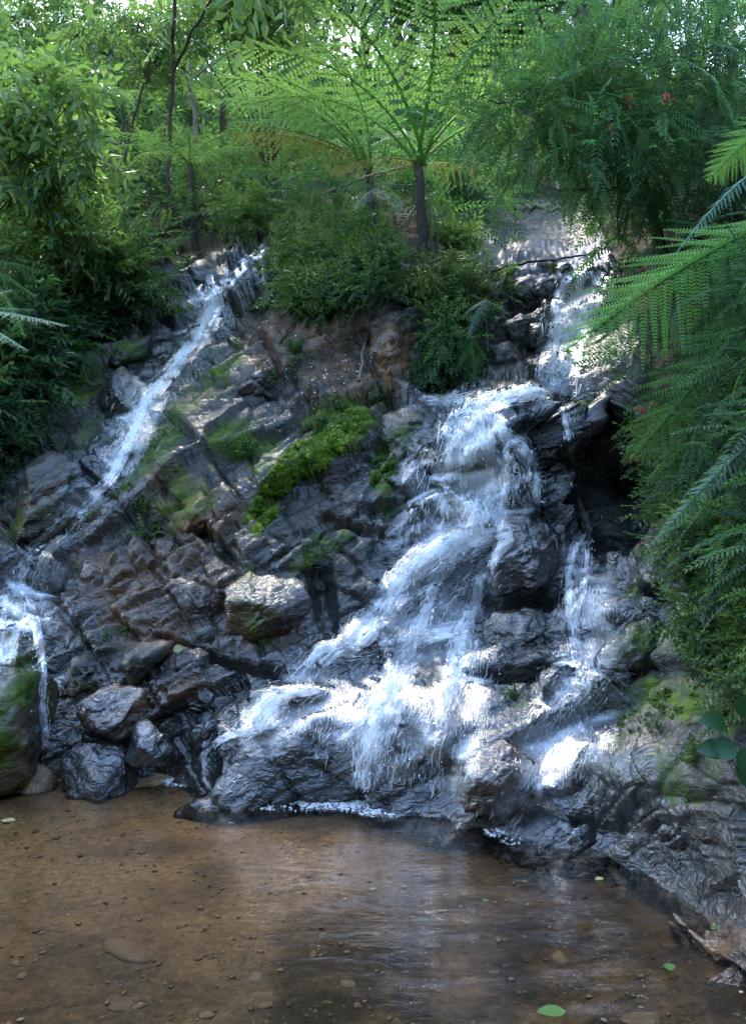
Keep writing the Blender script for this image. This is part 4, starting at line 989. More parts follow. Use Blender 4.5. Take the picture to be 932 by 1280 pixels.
undergrowth('undergrowth', [(330,295),(430,262),(560,285),(588,340),(612,380),(606,430),(578,488),(548,492),(528,400),(470,380),(432,430),(404,420),(366,380)], 130, SMALLB, M_LEAF, 'small leaved plants on the rocky rise under the tree fern', 'undergrowth', .42, .26, 20, .95, (.05, .35))
undergrowth('undergrowth', [(340,300),(430,280),(560,300),(590,350),(560,440),(530,400),(450,390),(400,420),(366,380)], 60, TUFT, M_GRASS, 'long grass hanging over the rock under the tree fern', 'grass', .5, .22, 14, 1.1, (.05, .3), droop=-.4)
RIGHT = [(660,60),(780,-40),(1000,-60),(1000,760),(935,800),(905,700),(846,620),(806,556),(816,440),(776,330),(750,262),(700,238)]
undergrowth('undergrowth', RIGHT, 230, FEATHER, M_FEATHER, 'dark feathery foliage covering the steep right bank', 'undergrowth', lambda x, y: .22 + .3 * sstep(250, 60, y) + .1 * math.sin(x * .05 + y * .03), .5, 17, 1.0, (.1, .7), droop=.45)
undergrowth('undergrowth', [(790,540),(1000,500),(1000,900),(940,880),(890,850),(870,760),(840,660)], 130, SMALLB, M_LEAF, 'bright small leaved creepers on the right bank under the ferns', 'undergrowth', lambda x, y: .40 + .28 * sstep(600, 700, y), .22, 24, .95, (.0, .25))
undergrowth('undergrowth', [(-300,105),(0,105),(300,105),(700,105),(780,115),(760,190),(300,190),(0,190),(-300,190)], 160, BROAD, M_LEAF, 'sunlit forest floor plants high on the far slope', 'undergrowth', .75, .9, 20, 1.5, (.2, 1.5))

# ---- the forest round the clearing, behind and beside the viewer; unseen, added to close off the low sky
S = Scatter()
for k in range(300):
    a = rng.uniform(-185, 5); r_ = rng.uniform(10, 13); h = 7.0 * rng.random() ** .9
    if a > -12 or a < -168: h *= .6
    c = (r_ * math.cos(R(a)), 1.5 + r_ * math.sin(R(a)) * .85, h)
    S.clump(BIGB, c, (1.5, 1.5, 1.1), 12, .35 + .15 * rng.normal(), 4.2, droop=.3, face=0)
tag(S.make('forest', M_LEAF), 'unseen dense forest added round the near side of the pool to block low sky', 'forest', kind='stuff')
# ---- far forest trees
def tree_meshes(k):
    r = np.random.default_rng(100 + k); H = 9.0
    trunk = wob((0, 0, 0), (r.normal() * .5, r.normal() * .3, H * .8), 10, .05, 200 + k); P = [tube(trunk, .14, .05, 6)]
    S = Scatter()
    for j in range(16):
        q = trunk[int(3 + 6 * r.random())]; a = r.uniform(0, 6.3); e = q + np.array([math.cos(a) * r.uniform(.8, 2.1), math.sin(a) * r.uniform(.8, 2.1), r.uniform(.5, 2.2)])
        P.append(tube(wob(q, e, 6, .08, 300 + j + 20 * k), .045, .012, 4))
        for c in range(3):
            cc = q + (e - q) * r.uniform(.6, 1.15) + r.normal(0, .3, 3)
            S.clump(BROAD if k % 2 else FEATHER, cc, (.75, .75, .42), 26, r.uniform(.45, .9), 1.35, droop=.2, face=0)
    return mesh_data('trunk', *join(P), None, True, M_PALEBARK if k % 3 == 0 else M_BARK), S.data('crown', M_LEAF if k % 2 else M_FEATHER)
TM = [tree_meshes(k) for k in range(4)]
TL = ['pale trunked forest tree with feathery leaves on the far slope', 'dark trunked forest tree with broad leaves on the far slope', 'dark trunked forest tree with feathery leaves on the far slope', 'pale trunked forest tree with broad leaves on the far slope']
spots = []
for k in range(20):
    x = -240 + 1130 * ((k * 0.618) % 1); Y = 17 + 20 * ((k * 0.383) % 1)
    spots.append((x, Y))
spots.sort(key=lambda a: a[1])
def ground_z(px, Y):
    py = np.linspace(100, 300, 60); d = depth(np.full(60, px), py); i = np.argmin(np.abs(d - Y)); return CAMZ - (py[i] - CY) / F * Y
for k, (x, Y) in enumerate(spots):
    tm, cm = TM[(k * 7 + k // 3) % 4]; p = ((x - CX) / F * Y, Y, ground_z(x, Y) - .3)
    t = tag(empty('forest_tree', p), TL[(k * 7 + k // 3) % 4], 'tree', 'trees of the far forest')
    s = rng.uniform(.75, 1.25); t.scale = (s,) * 3; t.rotation_euler = (0, 0, rng.uniform(0, 6.3))
    link('trunk', tm, t); link('crown', cm, t)

# ---- tree ferns and ferns
def at(px, py, Y): return tuple(float(v) for v in W(px, py, Y))
def crown_tips(px, py, Y, L, dirs):
    c = np.array(at(px, py, Y)); out = []
    for a, rise, k, *m in dirs:
        p = c + L * k * np.array([math.cos(R(a)), math.sin(R(a)), rise]); x, y = PX(p); out.append((float(x), float(y), float(p[1]), *m))
    return out
fern('tree_fern', at(523,206,10.2), crown_tips(523,206,10.2,2.15,[(-92,.40,1.08),(-62,.42,1.05),(-122,.42,1.1),(-30,.34,1.0),(-155,.38,1.05),(10,.28,.95),(178,.30,1.0),(95,.38,1),(215,-.30,.55,FRY[0]),(330,-.40,.45,FRY[0])]), FRT,
     'tall tree fern with a dark bare trunk above the centre of the cliff', 'tree fern', None, at(531,345,10.3), .058)
fern('tree_fern', at(461,212,10.9), crown_tips(461,212,10.9,1.9,[(184,.36,1.05),(202,.42,1.0),(222,.30,1.0),(194,.16,.95,FRY[0]),(212,.10,.9,FRY[0]),(240,-.4,.5,FRY[0]),(165,.35,1),(250,.45,.9),(120,.4,.9)]), FRT,
     'shorter tree fern with long fronds reaching left, some yellowed', 'tree fern', None, at(466,320,10.9), .05)
FRL = [frond_mesh('frond', 1, 22, .56, 13, (.50, .62), 80 + k, M_FERN, .2, .12, .78) for k in range(2)]
fern('tree_fern', at(238,205,11.8), crown_tips(238,205,11.8,1.08,[(178,.22,1.0),(205,.2,1.0),(235,.1,.95),(275,.1,.9),(320,.15,1.0),(0,.25,.8),(150,.3,.9),(90,.4,.8)]), FRL,
     'tree fern with flat layered fronds on the left slope', 'tree fern', None, at(244,315,12), .04)
fern('tree_fern', at(278,122,15), crown_tips(278,122,15,1.15,[(25,.35,1),(170,.15,1),(210,.1,1),(330,.0,.9),(280,.1,1),(60,.4,.9),(120,.4,1)]), FRL, 'pale distant tree fern high on the left slope', 'tree fern', None, at(280,205,15.4), .05)
fern('tree_fern', at(112,128,14), crown_tips(112,128,14,1.0,[(20,.3,1),(160,.2,1),(200,.1,1),(300,.0,.9),(260,.1,1),(90,.4,1)]), FRL, 'small tree fern among the leaves at upper left', 'tree fern', None, at(114,215,14.4), .05)
fern('fern', at(748,170,11.2), [(672,222,10.6),(700,238,10.4),(690,190,11),(740,228,10.2)], FRP, 'pale grey green fern hanging over the top of the right stream')
fern('fern', at(606,376,8.9), [(572,400,8.6),(586,424,8.5),(640,396,8.7),(580,366,8.9)], FRP, 'small fern at the right end of the planted rise')
fern('fern', at(590,425,8.6), [(592,480,8.3),(572,462,8.4),(612,462,8.4)], FRD, 'little fern hanging on the rock below the rise')
fern('fern', at(470,236,10.2), [(420,236,9.7),(445,262,9.6),(505,262,9.6),(500,224,9.7)], FRP, 'pale fern beneath the shorter tree fern')
fern('fern', at(-70,392,6.6), [(90,408,6.3),(40,440,6.1),(20,362,6.5),(45,388,6.8)], FRP, 'pale fern fronds reaching in over the left slope')
fern('fern', at(-40,330,8.2), [(42,372,7.8),(30,420,7.6),(60,342,8)], FRD, 'dark fern behind the pale fronds at the left edge')
# foreground ferns on the right bank
FRS = [frond_mesh('frond', 1, 34, .19, 14, (.30, .42), 60 + k, M_PALE, .3, .04, .55) for k in range(2)]
fern('fern', at(975,262,6.3), [(712,444,6.0),(800,345,7.0,FRN[1])], FRB, 'large bright green fern arching across the right side of the picture', up=(0.1, -.55, .8))
fern('fern', at(1010,330,6.0), [(782,566,5.9),(836,520,6.3)], FRN[1:2], 'dark green fern drooping under the large bright fern', up=(0.25, -.7, .6))
fern('fern', at(1000,180,6.2), [(842,318,6.2)], FRS[:1], 'fern frond coloured pale as if lit, seen edge on above the large bright fern', up=(0.3, -.3, .9))  # pale leaf colour stands in for light along the frond
fern('fern', at(985,130,5.6), [(886,228,5.6)], FRB, 'yellow green fern frond at the right picture edge', up=(0.3, -.7, .6))
fern('fern', at(1000,450,5.6), [(800,644,5.9)], FRN[2:], 'dark fern hanging low on the right bank', up=(0.3, -.7, .6))
fern('fern', at(985,530,5.0), [(800,688,5.0)], FRS[1:], 'narrow pale fern frond hanging in front of the right bank', up=(0.2, -.5, .8))
fern('fern', at(975,650,4.6), [(912,830,4.7)], FRN[2:], 'shaded fern frond hanging straight down at the right edge', up=(0.3, -.7, .6))

# ---- broad leaved individuals
def bush(name, px, py, Y, rad, n, protos, mat, label, cat='shrub', tint=.6, size=1.0, sprigs=20, stem=None, droop=.15, face=.5):
    """> stem, foliage: clumps round several branching stems"""
    c = np.array(at(px, py, Y)); foot = np.array(at(*stem)) if stem else c - [0, -.1, rad[2] * 1.1]
    t = tag(empty(name, tuple(foot)), label, cat); S = Scatter(); st = []
    for k in range(n):
        d = nrm(rng.normal(size=3) + [0, -.3, .3]); q = c + d * np.array(rad) * rng.uniform(.3, 1)
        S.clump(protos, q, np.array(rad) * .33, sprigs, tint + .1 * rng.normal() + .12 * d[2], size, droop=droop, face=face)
        if k % 2 == 0: st.append(tube(wob(foot, q, 6, .06, k, -.06) - foot, .018, .005, 4))
    link('stem', mesh_data('stem', *join(st), None, True, M_BARK), t)
    S.make('foliage', mat, t, foot); return t
bush('bush', 62,300,9.6,(.75,.5,.62),22,BROAD,M_LEAF,'bright leafy bush on the left slope above the fern fronds','bush',.80,.85)
bush('bush', 150,345,10.2,(.5,.4,.35),10,BROAD,M_LEAF,'bush with scattered pale leaves beside the top of the left cascade','bush',.66,.8)
bush('bush', 325,270,11.9,(.5,.4,.28),9,SMALLB,M_LEAF,'yellow green bush above the top of the left cascade','bush',.9,1.0)
bush('leafy_tree', 40,165,9.0,(.9,.6,.62),20,BIGB,M_LEAF,'tree with large drooping leaves at the left picture edge','tree',.82,.85,14,(-60,330,9.2),.55)
bush('leafy_tree', 90,50,18.5,(2.2,1,1.0),26,BROAD,M_LEAF,'tall leafy tree filling the upper left corner','tree',.58,1.2,20,(120,210,18.6))
bush('leafy_tree', 315,22,13.2,(1.15,.6,.55),24,BROAD,M_LEAF,'sunlit leafy tree left of the tall tree fern','tree',.84,1.0,20,(345,235,13.6))
bush('leafy_tree', 560,165,20,(1.6,1,.7),18,FEATHER,M_FEATHER,'hazy feathery tree behind the tall tree fern','tree',.55,1.4,20,(570,230,20.2))
bush('shrub', 400,335,9.9,(.35,.3,.38),9,SMALLB,M_GRASS,'fine leaved shrub hanging over the left of the planted rise','shrub',.5,1.0)
bush('shrub', 492,365,9.2,(.34,.25,.13),5,WHORL,M_LEAF,'plant with starry whorls of pale leaves under the tree fern','shrub',.85,1.0,9)
bush('shrub', 585,225,15,(.7,.5,.35),8,FEATHER,M_FEATHER,'hazy feathery shrub beside the top of the right stream','shrub',.6,1.2)
bush('shrub', 572,305,11,(.2,.3,.2),5,BROAD,M_LEAF,'yellow green shrub right of the tree fern trunk','shrub',.85,.8)
bush('shrub', 556,432,8.75,(.2,.16,.34),9,SMALLB,M_LEAF,'plant hanging down the rock right of the orange streaked rock','shrub',.45,.95,20,None,.8)
bush('shrub', 392,378,9.35,(.26,.16,.28),9,TUFT,M_GRASS,'grassy plant hanging at the left end of the planted rise','shrub',.5,1.1,14,None,-.2)
bush('shrub', 880,690,5.3,(.2,.15,.22),10,SMALLB,M_LEAF,'small leaved shrub under the narrow pale frond','shrub',.55,.8)
bush('shrub', 885,780,5.0,(.17,.12,.2),9,SMALLB,M_LEAF,'bright green creeping shrub on the right bank','shrub',.62,.8)

# ---- overhanging tree at the upper right: limbs with feathery sprays
def limbtree(name, foot, limbs, region, n, protos, mat, label, tint, size, sprigs=16, rad=.42, bark=None):
    f = np.array(at(*foot)); t = tag(empty(name, tuple(f)), label, 'tree'); P = []
    for pts, r0, r1 in limbs:
        p = np.array([at(*q) for q in pts]); d = np.linspace(0, 1, len(p)); m = np.linspace(0, 1, len(p) * 4)
        p = np.stack([np.interp(m, d, p[:, a]) for a in range(3)], -1); p[1:-1] += rng.normal(0, .012, p[1:-1].shape)
        P.append(tube(p - f, r0, r1, 6))
    link('trunk', mesh_data('trunk', *join(P), None, True, bark or M_BARK), t)
    S = Scatter(); px, py = polypts(region[0], n)
    for x, y in zip(px, py):
        Y = rng.uniform(*region[1])
        if name == 'overhanging_tree' and is_clear(np.array(at(x, y, Y))): continue
        tt = tint(x, y) if callable(tint) else tint
        S.clump(protos, at(x, y, Y), (rad, rad, rad * .45), sprigs, tt + .13 * rng.normal(), size, droop=.5, face=.2)
    S.make('crown', mat, t, f); return t
limbtree('overhanging_tree', (830,330,9.2), [([(830,330,9.2),(800,210,9.0),(768,110,8.8),(740,60,8.8),(716,0,8.8),(700,-60,8.9)],.06,.028),([(760,88,8.8),(711,67,8.7),(661,5,8.6),(640,-40,8.6)],.022,.010),([(790,160,8.9),(761,105,8.7),(700,105,8.5),(640,128,8.4),(590,132,8.3)],.022,.006),([(768,110,8.8),(740,78,8.7),(712,70,8.6)],.02,.01),([(800,210,9),(790,170,8.6),(700,160,8.3),(640,200,8.2)],.018,.005),([(810,250,9),(770,236,8.5),(720,238,8.3),(690,236,8.2)],.02,.006),([(735,30,8.8),(790,10,8.7),(850,-10,8.6)],.018,.008)],
         ([(590,60),(640,0),(700,60),(770,-30),(940,-40),(940,150),(880,230),(800,260),(720,250),(680,190),(620,190)],(7.9,9.6)), 120, FEATHER, M_FEATHER, 'overhanging tree with dark limbs and feathery leaves at upper right', lambda x, y: .68 - .34 * sstep(720, 860, x), .95)
limbtree('leafless_tree', (150,310,12.5), [([(150,310,12.5),(152,220,12.5),(168,140,12.4),(184,98,12.3),(186,70,12.3)],.03,.012),([(160,165,12.4),(150,120,12.3),(146,80,12.3),(128,40,12.2)],.016,.006),([(184,98,12.3),(168,70,12.2),(150,50,12.2)],.012,.005),([(168,140,12.4),(150,160,12.2),(150,180,12.1)],.012,.005),([(186,70,12.3),(186,48,12.4),(172,10,12.4)],.012,.006)],
         ([(80,30),(220,10),(230,90),(100,90)],(12,13.5)), 16, BROAD, M_LEAF, 'slim tree with a bent dark stem in the leaves at upper left', .6, 1.0)
limbtree('leafless_tree', (250,260,15), [([(250,260,15),(248,180,15),(236,100,15),(240,20,15),(238,-40,15)],.05,.03),([(236,100,15),(300,60,14.8),(330,20,14.8)],.02,.008)],
         ([(180,-20),(360,-20),(360,60),(200,60)],(14.5,16)), 16, BROAD, M_LEAF, 'pale straight stemmed tree behind the bent dark stem', .75, 1.1, bark=M_PALEBARK)
#DETAILS
limbtree('added_shade_tree', (205,290,12.6), [([(205,290,12.6),(212,200,12.5),(216,90,12.3),(220,-40,12),(260,-150,11)],.036,.026),([(216,90,12.3),(262,0,11.5),(330,-90,10.5)],.025,.012),([(220,-40,12),(420,-170,9.5),(560,-220,9)],.03,.012)],  # added tree: its unseen crown keeps the sun off pool and rock
         ([(-120,-110),(120,-130),(200,-60),(430,-60),(620,-140),(760,-200),(600,-420),(100,-420),(-120,-300)],(8.2,11)), 85, BROAD, M_LEAF, 'tall slender tree added left of the left cascade, its crown above the picture shading the pool', .6, 1.7, 14, .6)
# ---- red flowers
def flower(px, py, Y, label, s=.032):
    t = tag(empty('red_flower', at(px, py, Y)), label, 'flower', 'red blossoms'); S = Scatter()
    for k in range(5):
        o = rng.normal(0, s * .8, 3); P = [kites(np.zeros((6, 3)), d, nrm(np.cross(d, rng.normal(size=3))), np.full(6, s), np.full(6, s * .35), nrm(rng.normal(size=(6, 3))), .1, .1) for d in [nrm(rng.normal(size=(6, 3)))]]
        link('petals', mesh_data('petals', P[0][0] + o, P[0][1], None, False, M_RED), t)
    link('stem', mesh_data('stem', *tube([(0, .05, .15), (0, 0, 0)], .004, .003, 3), None, True, M_STALK), t)
flower(783,128,8.0,'dull red blossom on the left of the pair high in the overhanging tree'); flower(832,122,7.6,'bright red blossom among dark leaves right of the dull red one')
flower(762,160,7.8,'faint red blossom below the others in the overhanging tree',.024); flower(806,508,6.6,'red blossom beside the boulder over the dark hollow',.03); flower(792,572,6.6,'small red blossom hanging below the dark fern',.024)

# ---- moss, tufts and small plants rooted on the rock
def rooted(px, py, sunk=0.0):
    P, n = hit(px, py); return (None, None) if P is None else (P - n * sunk, n)
def spray(S, poly_or_blob, n, protos, size, tint, lean=.5, jit=.5):
    pos, xs = [], []
    cx_, cy_, rx, ry, ang = poly_or_blob; a = math.radians(ang)
    for k in range(n):
        r, f = rng.random() ** .5 * 1.05, rng.uniform(0, 6.3); u, v = rx * r * math.cos(f), ry * r * math.sin(f)
        P, nn = rooted(cx_ + u * math.cos(a) + v * math.sin(a), cy_ - u * math.sin(a) + v * math.cos(a), .004)
        if P is None or P[1] > 12: continue
        if protos is MOSSB and float(fbm(P[None] * np.array([1.0, 1, 1]) @ ROT.T * np.array([1, 1, 2.6]), 3.0, 3, 17)[0]) < rng.uniform(-.12, .22): continue
        pos.append(P); xs.append(nn * (1 - lean) + np.array([0, 0, -lean if protos is MOSSB else lean]) + rng.normal(0, jit * .5, 3))
    m = len(pos)
    if m: S.add(protos, np.array(pos), np.array(xs), size * rng.uniform(.6, 1.4, m), np.clip(tint + rng.normal(0, .16, m), 0, 1), .6)
MOSSB = [sprig_tuft(5, .05, .012, 300 + k, 1.1) for k in range(3)]
S = Scatter()
for b in MOSS[:4]: spray(S, b[:5], 1100, MOSSB, 1.2, .62, .45)
spray(S, MOSS[4][:5], 350, MOSSB, 1.2, .4, .4); spray(S, MOSS[5][:5], 300, MOSSB, .9, .3, .4); spray(S, MOSS[7][:5], 260, MOSSB, .8, .25, .4); spray(S, MOSS[8][:5], 160, MOSSB, .9, .35, .4)
spray(S, (860,885,50,20,-15), 500, MOSSB, .7, .2, .4); spray(S, (800,910,30,22,0), 200, MOSSB, .6, .2, .4)
tag(S.make('moss', M_MOSS), 'bright green strips of moss on the middle of the cliff', 'moss', kind='stuff')
def plantlet(name, px, py, protos, n, size, mat, label, cat, tint=.5, lean=.6, spread=4):
    P, nn = rooted(px, py, .01)
    if P is None: return
    S = Scatter(); pos, xs = [], []
    for k in range(n):
        q, n2 = rooted(px + rng.normal() * spread, py + rng.normal() * spread * .7, .008)
        if q is None or abs(q[1] - P[1]) > .16: continue
        pos.append(q); xs.append(n2 * (1 - lean) + np.array([0, -.1, lean]) + rng.normal(0, .45, 3))
    if not pos: return
    m = len(pos); S.add(protos, np.array(pos), np.array(xs), size * rng.uniform(.7, 1.3, m), np.clip(tint + rng.normal(0, .12, m), 0, 1), .7)
    o = S.make(name, mat, None, P); o.location = P; return tag(o, label, cat)
for px, py, kind, n, size, lab, ti in [
 (308,572,'s',34,.8,'leafy tuft at the left end of the bright moss strips',.5),(400,528,'g',26,.55,'grass tuft at the top of the moss strips',.55),(440,560,'g',22,.45,'brownish grass tuft right of the moss strips',.8),
 (180,672,'s',16,.8,'small leafy plant in the dark crack left of the middle',.75),(176,634,'g',14,.5,'thin grass tuft above the small leafy plant in the crack',.5),(196,655,'w',4,.55,'little plant with starry leaves beside the dark crack',.8),
 (162,790,'s',9,.5,'sprig of leaves growing in the rubble above the leaning grey slab',.6),(135,798,'s',8,.45,'low leaves between the grey block and the leaning slab',.5),(112,862,'s',6,.35,'tiny green sprig on the broad boulder',.7),(186,845,'s',5,.35,'single tiny sprig on the leaning grey slab',.7),
 (345,335,'s',20,.8,'leafy tuft on the left edge of the planted rise',.5),(318,388,'s',14,.6,'tuft of leaves in the rock right of the left cascade',.45),(372,445,'s',26,.7,'straggling plant on the brown rock under the planted rise',.45),(335,475,'s',12,.5,'small straggling plant on the brown rock face',.4),
 (418,505,'g',18,.55,'upright grass tuft on the brown rock under the planted rise',.6),(470,495,'s',24,.6,'leafy tuft at the foot of the orange streaked rock',.5),(530,480,'s',40,.7,'leafy plant hanging right of the orange streaked rock',.6),(548,445,'s',30,.7,'leafy plant hanging above the grey stones by the upper stream',.5),
 (520,556,'s',9,.45,'little green plant on the mossy boulder left of the waterfall',.7),(225,390,'g',10,.5,'grass tuft beside the top of the left cascade',.6),(205,455,'s',6,.4,'green sprig left of the left cascade',.6),
 (790,745,'f',5,.30,'small green leaf plant on the dark right rocks',.6),(770,605,'s',30,.7,'leafy plant in the dark hollow on the right',.25),(800,620,'s',30,.7,'dark leafy plant at the right of the hollow',.3),(818,915,'s',10,.35,'tiny plant on the lower right rock',.45),
 (868,950,'s',16,.45,'small trailing leaves at the edge of the lower right rock',.6),(900,905,'s',26,.5,'trailing leaves above the glossy leaved plant',.6),(858,988,'s',6,.3,'lowest trailing sprig on the lower right rock',.6),(770,1075,'s',4,.25,'green sprig just above the water on the right',.75),
 (640,340,'g',12,.5,'grass tuft on the rocks at the top of the right stream',.6),(688,335,'g',16,.4,'dark tuft on the lip of the white chute',.4),(640,870,'s',20,.35,'mossy sprigs under the lower block right of the waterfall',.25)]:
    pr, mt, ct = {'s': (SMALLB, M_LEAF, 'plant'), 'g': (TUFT, M_GRASS, 'grass tuft'), 'w': (WHORL, M_LEAF, 'plant'), 'f': (LITTLEFERN, M_FERN, 'plant')}[kind]
    plantlet('grass_tuft' if kind == 'g' else 'rock_plant', px, py, pr, n, size, mt, lab, ct, ti)

# glossy plant at the right edge: every big leaf a part
P = np.array(at(925, 965, 4.25)); t = tag(empty('glossy_plant', tuple(P)), 'plant with large glossy leaves at the right edge above the lower rock', 'plant')
def big_leaf(L=.13, w_=.052):
    u = np.linspace(0, 1, 9); h = w_ * np.sin(np.pi * u ** .85) ** .9; z = -.35 * L * u ** 2
    V = np.concatenate([np.stack([u * L, 0 * u, z], -1), np.stack([u * L, h, z + .25 * h], -1), np.stack([u * L, -h, z + .25 * h], -1)])
    i = np.arange(8); return V, np.concatenate([np.stack([i, i + 1, i + 10, i + 9], -1), np.stack([i + 1, i, i + 18, i + 19], -1)])
BL = mesh_data('leaf', *big_leaf(), None, True, M_BIGLEAF)
for px, py, a, ti, s_ in [(905,905,150,.1,1),(925,895,80,.35,1.1),(948,900,40,.2,1.1),(918,930,200,-.2,1.1),(940,935,250,-.3,1.2),(925,950,280,-.6,1.1),(900,935,170,-.3,.9),(945,880,70,.3,1)]:
    q = np.array(at(px, py, 4.2)); o = link('leaf', BL, t, tuple(q - P)); o.rotation_euler = (R(55), R(-ti * 40), R(a * 0 + 0)); 
    d = Vector((math.cos(R(a)), -.45, math.sin(R(a)) * .6)).normalized(); aim(o, q - P, q - P + np.array(d) * .13 * s_, 0, .13, (0, -.8, .5))
    link('stalk', mesh_data('stalk', *tube([(0, .03, -.04), q - P], .003, .002, 3), None, True, M_STALK), t)

# ---- sticks, roots and bare stems
def stick(name, pts, r0, r1, label, cat='stick', mat=None, seed=0, lift=0.02, free=False):
    p = []
    for q in pts:
        if len(q) == 3: p.append(np.array(at(*q)))
        else:
            h, n = hit(*q); p.append(h + n * lift)
    p = np.array(p); d = np.linspace(0, 1, len(p)); m = np.linspace(0, 1, len(p) * 5)
    q = np.stack([np.interp(m, d, p[:, a]) for a in range(3)], -1); r_ = np.random.default_rng(seed); q[1:-1] += r_.normal(0, r0 * .5, q[1:-1].shape)
    o = link(name, mesh_data(name, *tube(q - p[0], r0, r1, 6), None, True, mat or M_PALEBARK), None, tuple(p[0])); return tag(o, label, cat)
stick('stick', [(449,478),(458,425),(463,385,9.0)], .016, .010, 'pale stick leaning on the rock under the planted rise')
stick('dead_stem', [(350,430),(372,398)], .016, .008, 'short dark stick on the rock below the planted rise', mat=M_BARK)
stick('dead_stem', [(387,500),(388,440),(392,380,9.6)], .010, .006, 'brown hanging stem left of the pale stick', mat=M_STALK)
stick('dead_stem', [(418,492),(414,440),(405,390,9.5)], .009, .005, 'thin hanging stem between the brown one and the pale stick', mat=M_STALK)
stick('dead_stem', [(572,505),(584,468),(590,430,8.8)], .012, .008, 'dark stem beside the grey stones of the upper stream', mat=M_BARK)
stick('fallen_branch', [(594,345),(640,338),(690,332),(742,322)], .022, .010, 'fallen dark branch lying across the bright slabs of the upper stream', 'branch', M_BARK, 3, .08)
stick('fallen_branch', [(640,262,15.5),(672,258,15.3),(706,262,15.2)], .05, .03, 'grey log across the far end of the upper stream', 'branch', M_PALEBARK, 4)
stick('bare_twig', [(192,340,10.9),(230,352,10.7),(262,385)], .010, .005, 'pale bare twig hanging over the rock left of the left cascade', 'twig', M_PALEBARK, 5)
stick('bare_twig', [(175,345,10.8),(200,375,10.6),(214,385)], .010, .005, 'short bare twig left of the longer bare twig', 'twig', M_PALEBARK, 6)
stick('dead_stem', [(555,345,9.9),(548,290,9.9),(541,270,9.9)], .018, .010, 'dead upright stem right of the tree fern trunk', mat=M_STALK)
stick('dead_stem', [(410,240,10.4),(465,218,10.4),(518,206,10.3)], .02, .012, 'brown dead frond stalk between the two tree fern crowns', mat=M_PALEBARK)
for x0, y0, x1, y1, lab in [(500,470,497,395,'thin hanging root left of the leafy plant by the orange streaked rock'),(560,480,556,400,'thin hanging root above the stones of the upper stream'),(610,440,600,375,'thin hanging root at the right end of the planted rise')]:
    stick('hanging_root', [(x0, y0, 8.7), ((x0 + x1) / 2 + 3, (y0 + y1) / 2, 8.9), (x1, y1, 9.1)], .006, .004, lab, 'root', M_STALK)

# ---- fallen leaves and petals
def leaf_thing(px, py, mat, s, label, Y=None, rot=0.0, name='fallen_leaf'):
    if Y is None: P, n = rooted(px, py)
    else: P, n = np.array(at(px, py, Y)), np.array([0, 0, 1.0])
    if P is None: return
    u = np.linspace(0, 1, 7); h = s * .36 * np.sin(np.pi * u ** .8) ** .9
    V = np.concatenate([np.stack([u * s, 0 * u, .06 * s * np.sin(u * 3)], -1), np.stack([u * s, h, .12 * h + .05 * s], -1), np.stack([u * s, -h, .12 * h + .05 * s], -1)]) - [s / 2, 0, 0]
    i = np.arange(6); Fq = np.concatenate([np.stack([i, i + 1, i + 8, i + 7], -1), np.stack([i + 1, i, i + 14, i + 15], -1)])
    o = link(name, mesh_data(name, V, Fq, None, True, mat), None, tuple(P + n * .008)); o.rotation_mode = 'QUATERNION'
    o.rotation_quaternion = Vector(n).to_track_quat('Z', 'Y') @ Matrix.Rotation(rot, 3, 'Z').to_quaternion(); return tag(o, label, 'leaf')
def on_water(py): return CAMZ * F / (py - CY)
leaf_thing(688,1269,M_GLEAF,.12,'green leaf floating at the bottom edge of the pool',on_water(1269))
leaf_thing(892,1163,M_GLEAF,.05,'small green leaf floating near the right rock',on_water(1205),.9)
leaf_thing(836,1212,M_GLEAF,.07,'narrow green leaf floating before the low right slab',on_water(1212),1.4)
leaf_thing(748,1101,M_YLEAF,.06,'pale leaf at the waterline under the right rock',on_water(1101),.6)
leaf_thing(606,1128,M_GLEAF,.04,'tiny green leaf floating in the middle of the pool',on_water(1125),.3)
leaf_thing(726,506,M_YLEAF,.12,'pale yellow leaf lying on the boulder beside the white chute',None,.3)
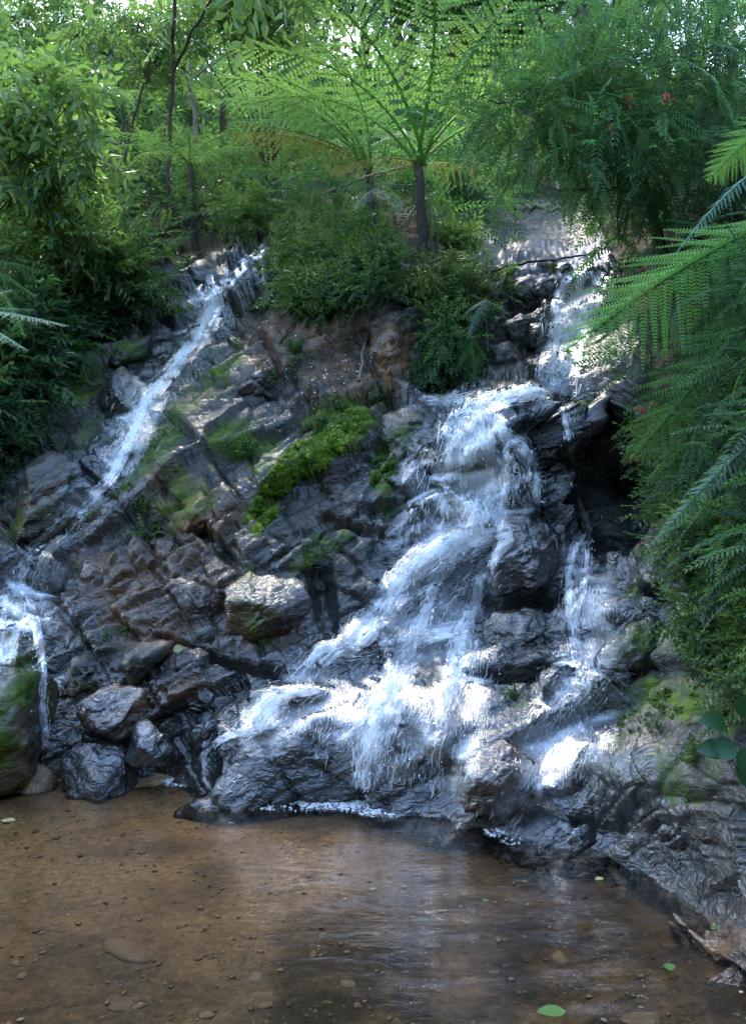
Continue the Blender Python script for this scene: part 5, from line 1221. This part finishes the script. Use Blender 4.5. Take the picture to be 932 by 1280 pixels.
leaf_thing(224,811,M_YLEAF,.09,'pale leaf lying on the ridged block',None,.2)
leaf_thing(88,443,M_YLEAF,.12,'yellow leaf caught in the dark plants on the left',8.6,.6)
leaf_thing(852,722,M_YLEAF,.10,'pale green leaf among the creepers on the right bank',5.9,.4)
leaf_thing(10,1028,M_YLEAF,.10,'grey leaf on the wet gravel at the left edge',on_water(1028),.1)
S = Scatter(); pet = [kites(np.zeros((3, 3)), nrm(np.array([[1, 0, .3], [-.5, .8, .3], [-.5, -.8, .3]])), nrm(np.array([[0, 1, 0], [-.8, -.5, 0], [.8, -.5, 0.]])), np.full(3, .016), np.full(3, .016), np.array([0, 0, 1.0]), .1)]
pos, xs = [], []
for k in range(95):
    px, py = rng.normal(398, 26), rng.normal(470, 26)
    if rng.random() < .25: px, py = rng.normal(440, 15), rng.normal(460, 18)
    P, n = rooted(px, py)
    if P is not None and P[1] < 11: pos.append(P + n * .012); xs.append(nrm(np.cross(n, rng.normal(size=3))))
S.add(pet, np.array(pos), np.array(xs), rng.uniform(.35, .95, len(pos)), np.full(len(pos), .5), .2, (0, -.7, .7))
tag(S.make('petals', M_PETAL), 'tiny white petals scattered on the brown rock below the planted rise', 'petals', kind='stuff')

# ---- mist in the air over the whole valley
def haze_box(x0, x1, y0, y1, z0, z1, dens):
    V = np.array([(x, y, z) for x in (x0, x1) for y in (y0, y1) for z in (z0, z1)], float)
    Fq = np.array([(0, 1, 3, 2), (4, 6, 7, 5), (0, 4, 5, 1), (2, 3, 7, 6), (0, 2, 6, 4), (1, 5, 7, 3)])
    t = NT('haze_air'); v = t.n('ShaderNodeVolumePrincipled'); v.inputs['Density'].default_value = dens; v.inputs['Color'].default_value = (0.86, 0.95, 0.97, 1); v.inputs['Anisotropy'].default_value = 0.3
    t.l(v.outputs[0], t.out.inputs['Volume'])
    tag(link('haze', mesh_data('haze', V, Fq, None, False, t.m)), kind='stuff')
if HAZE: haze_box(-48, 48, -9, 62, -2.2, 42, HAZE)
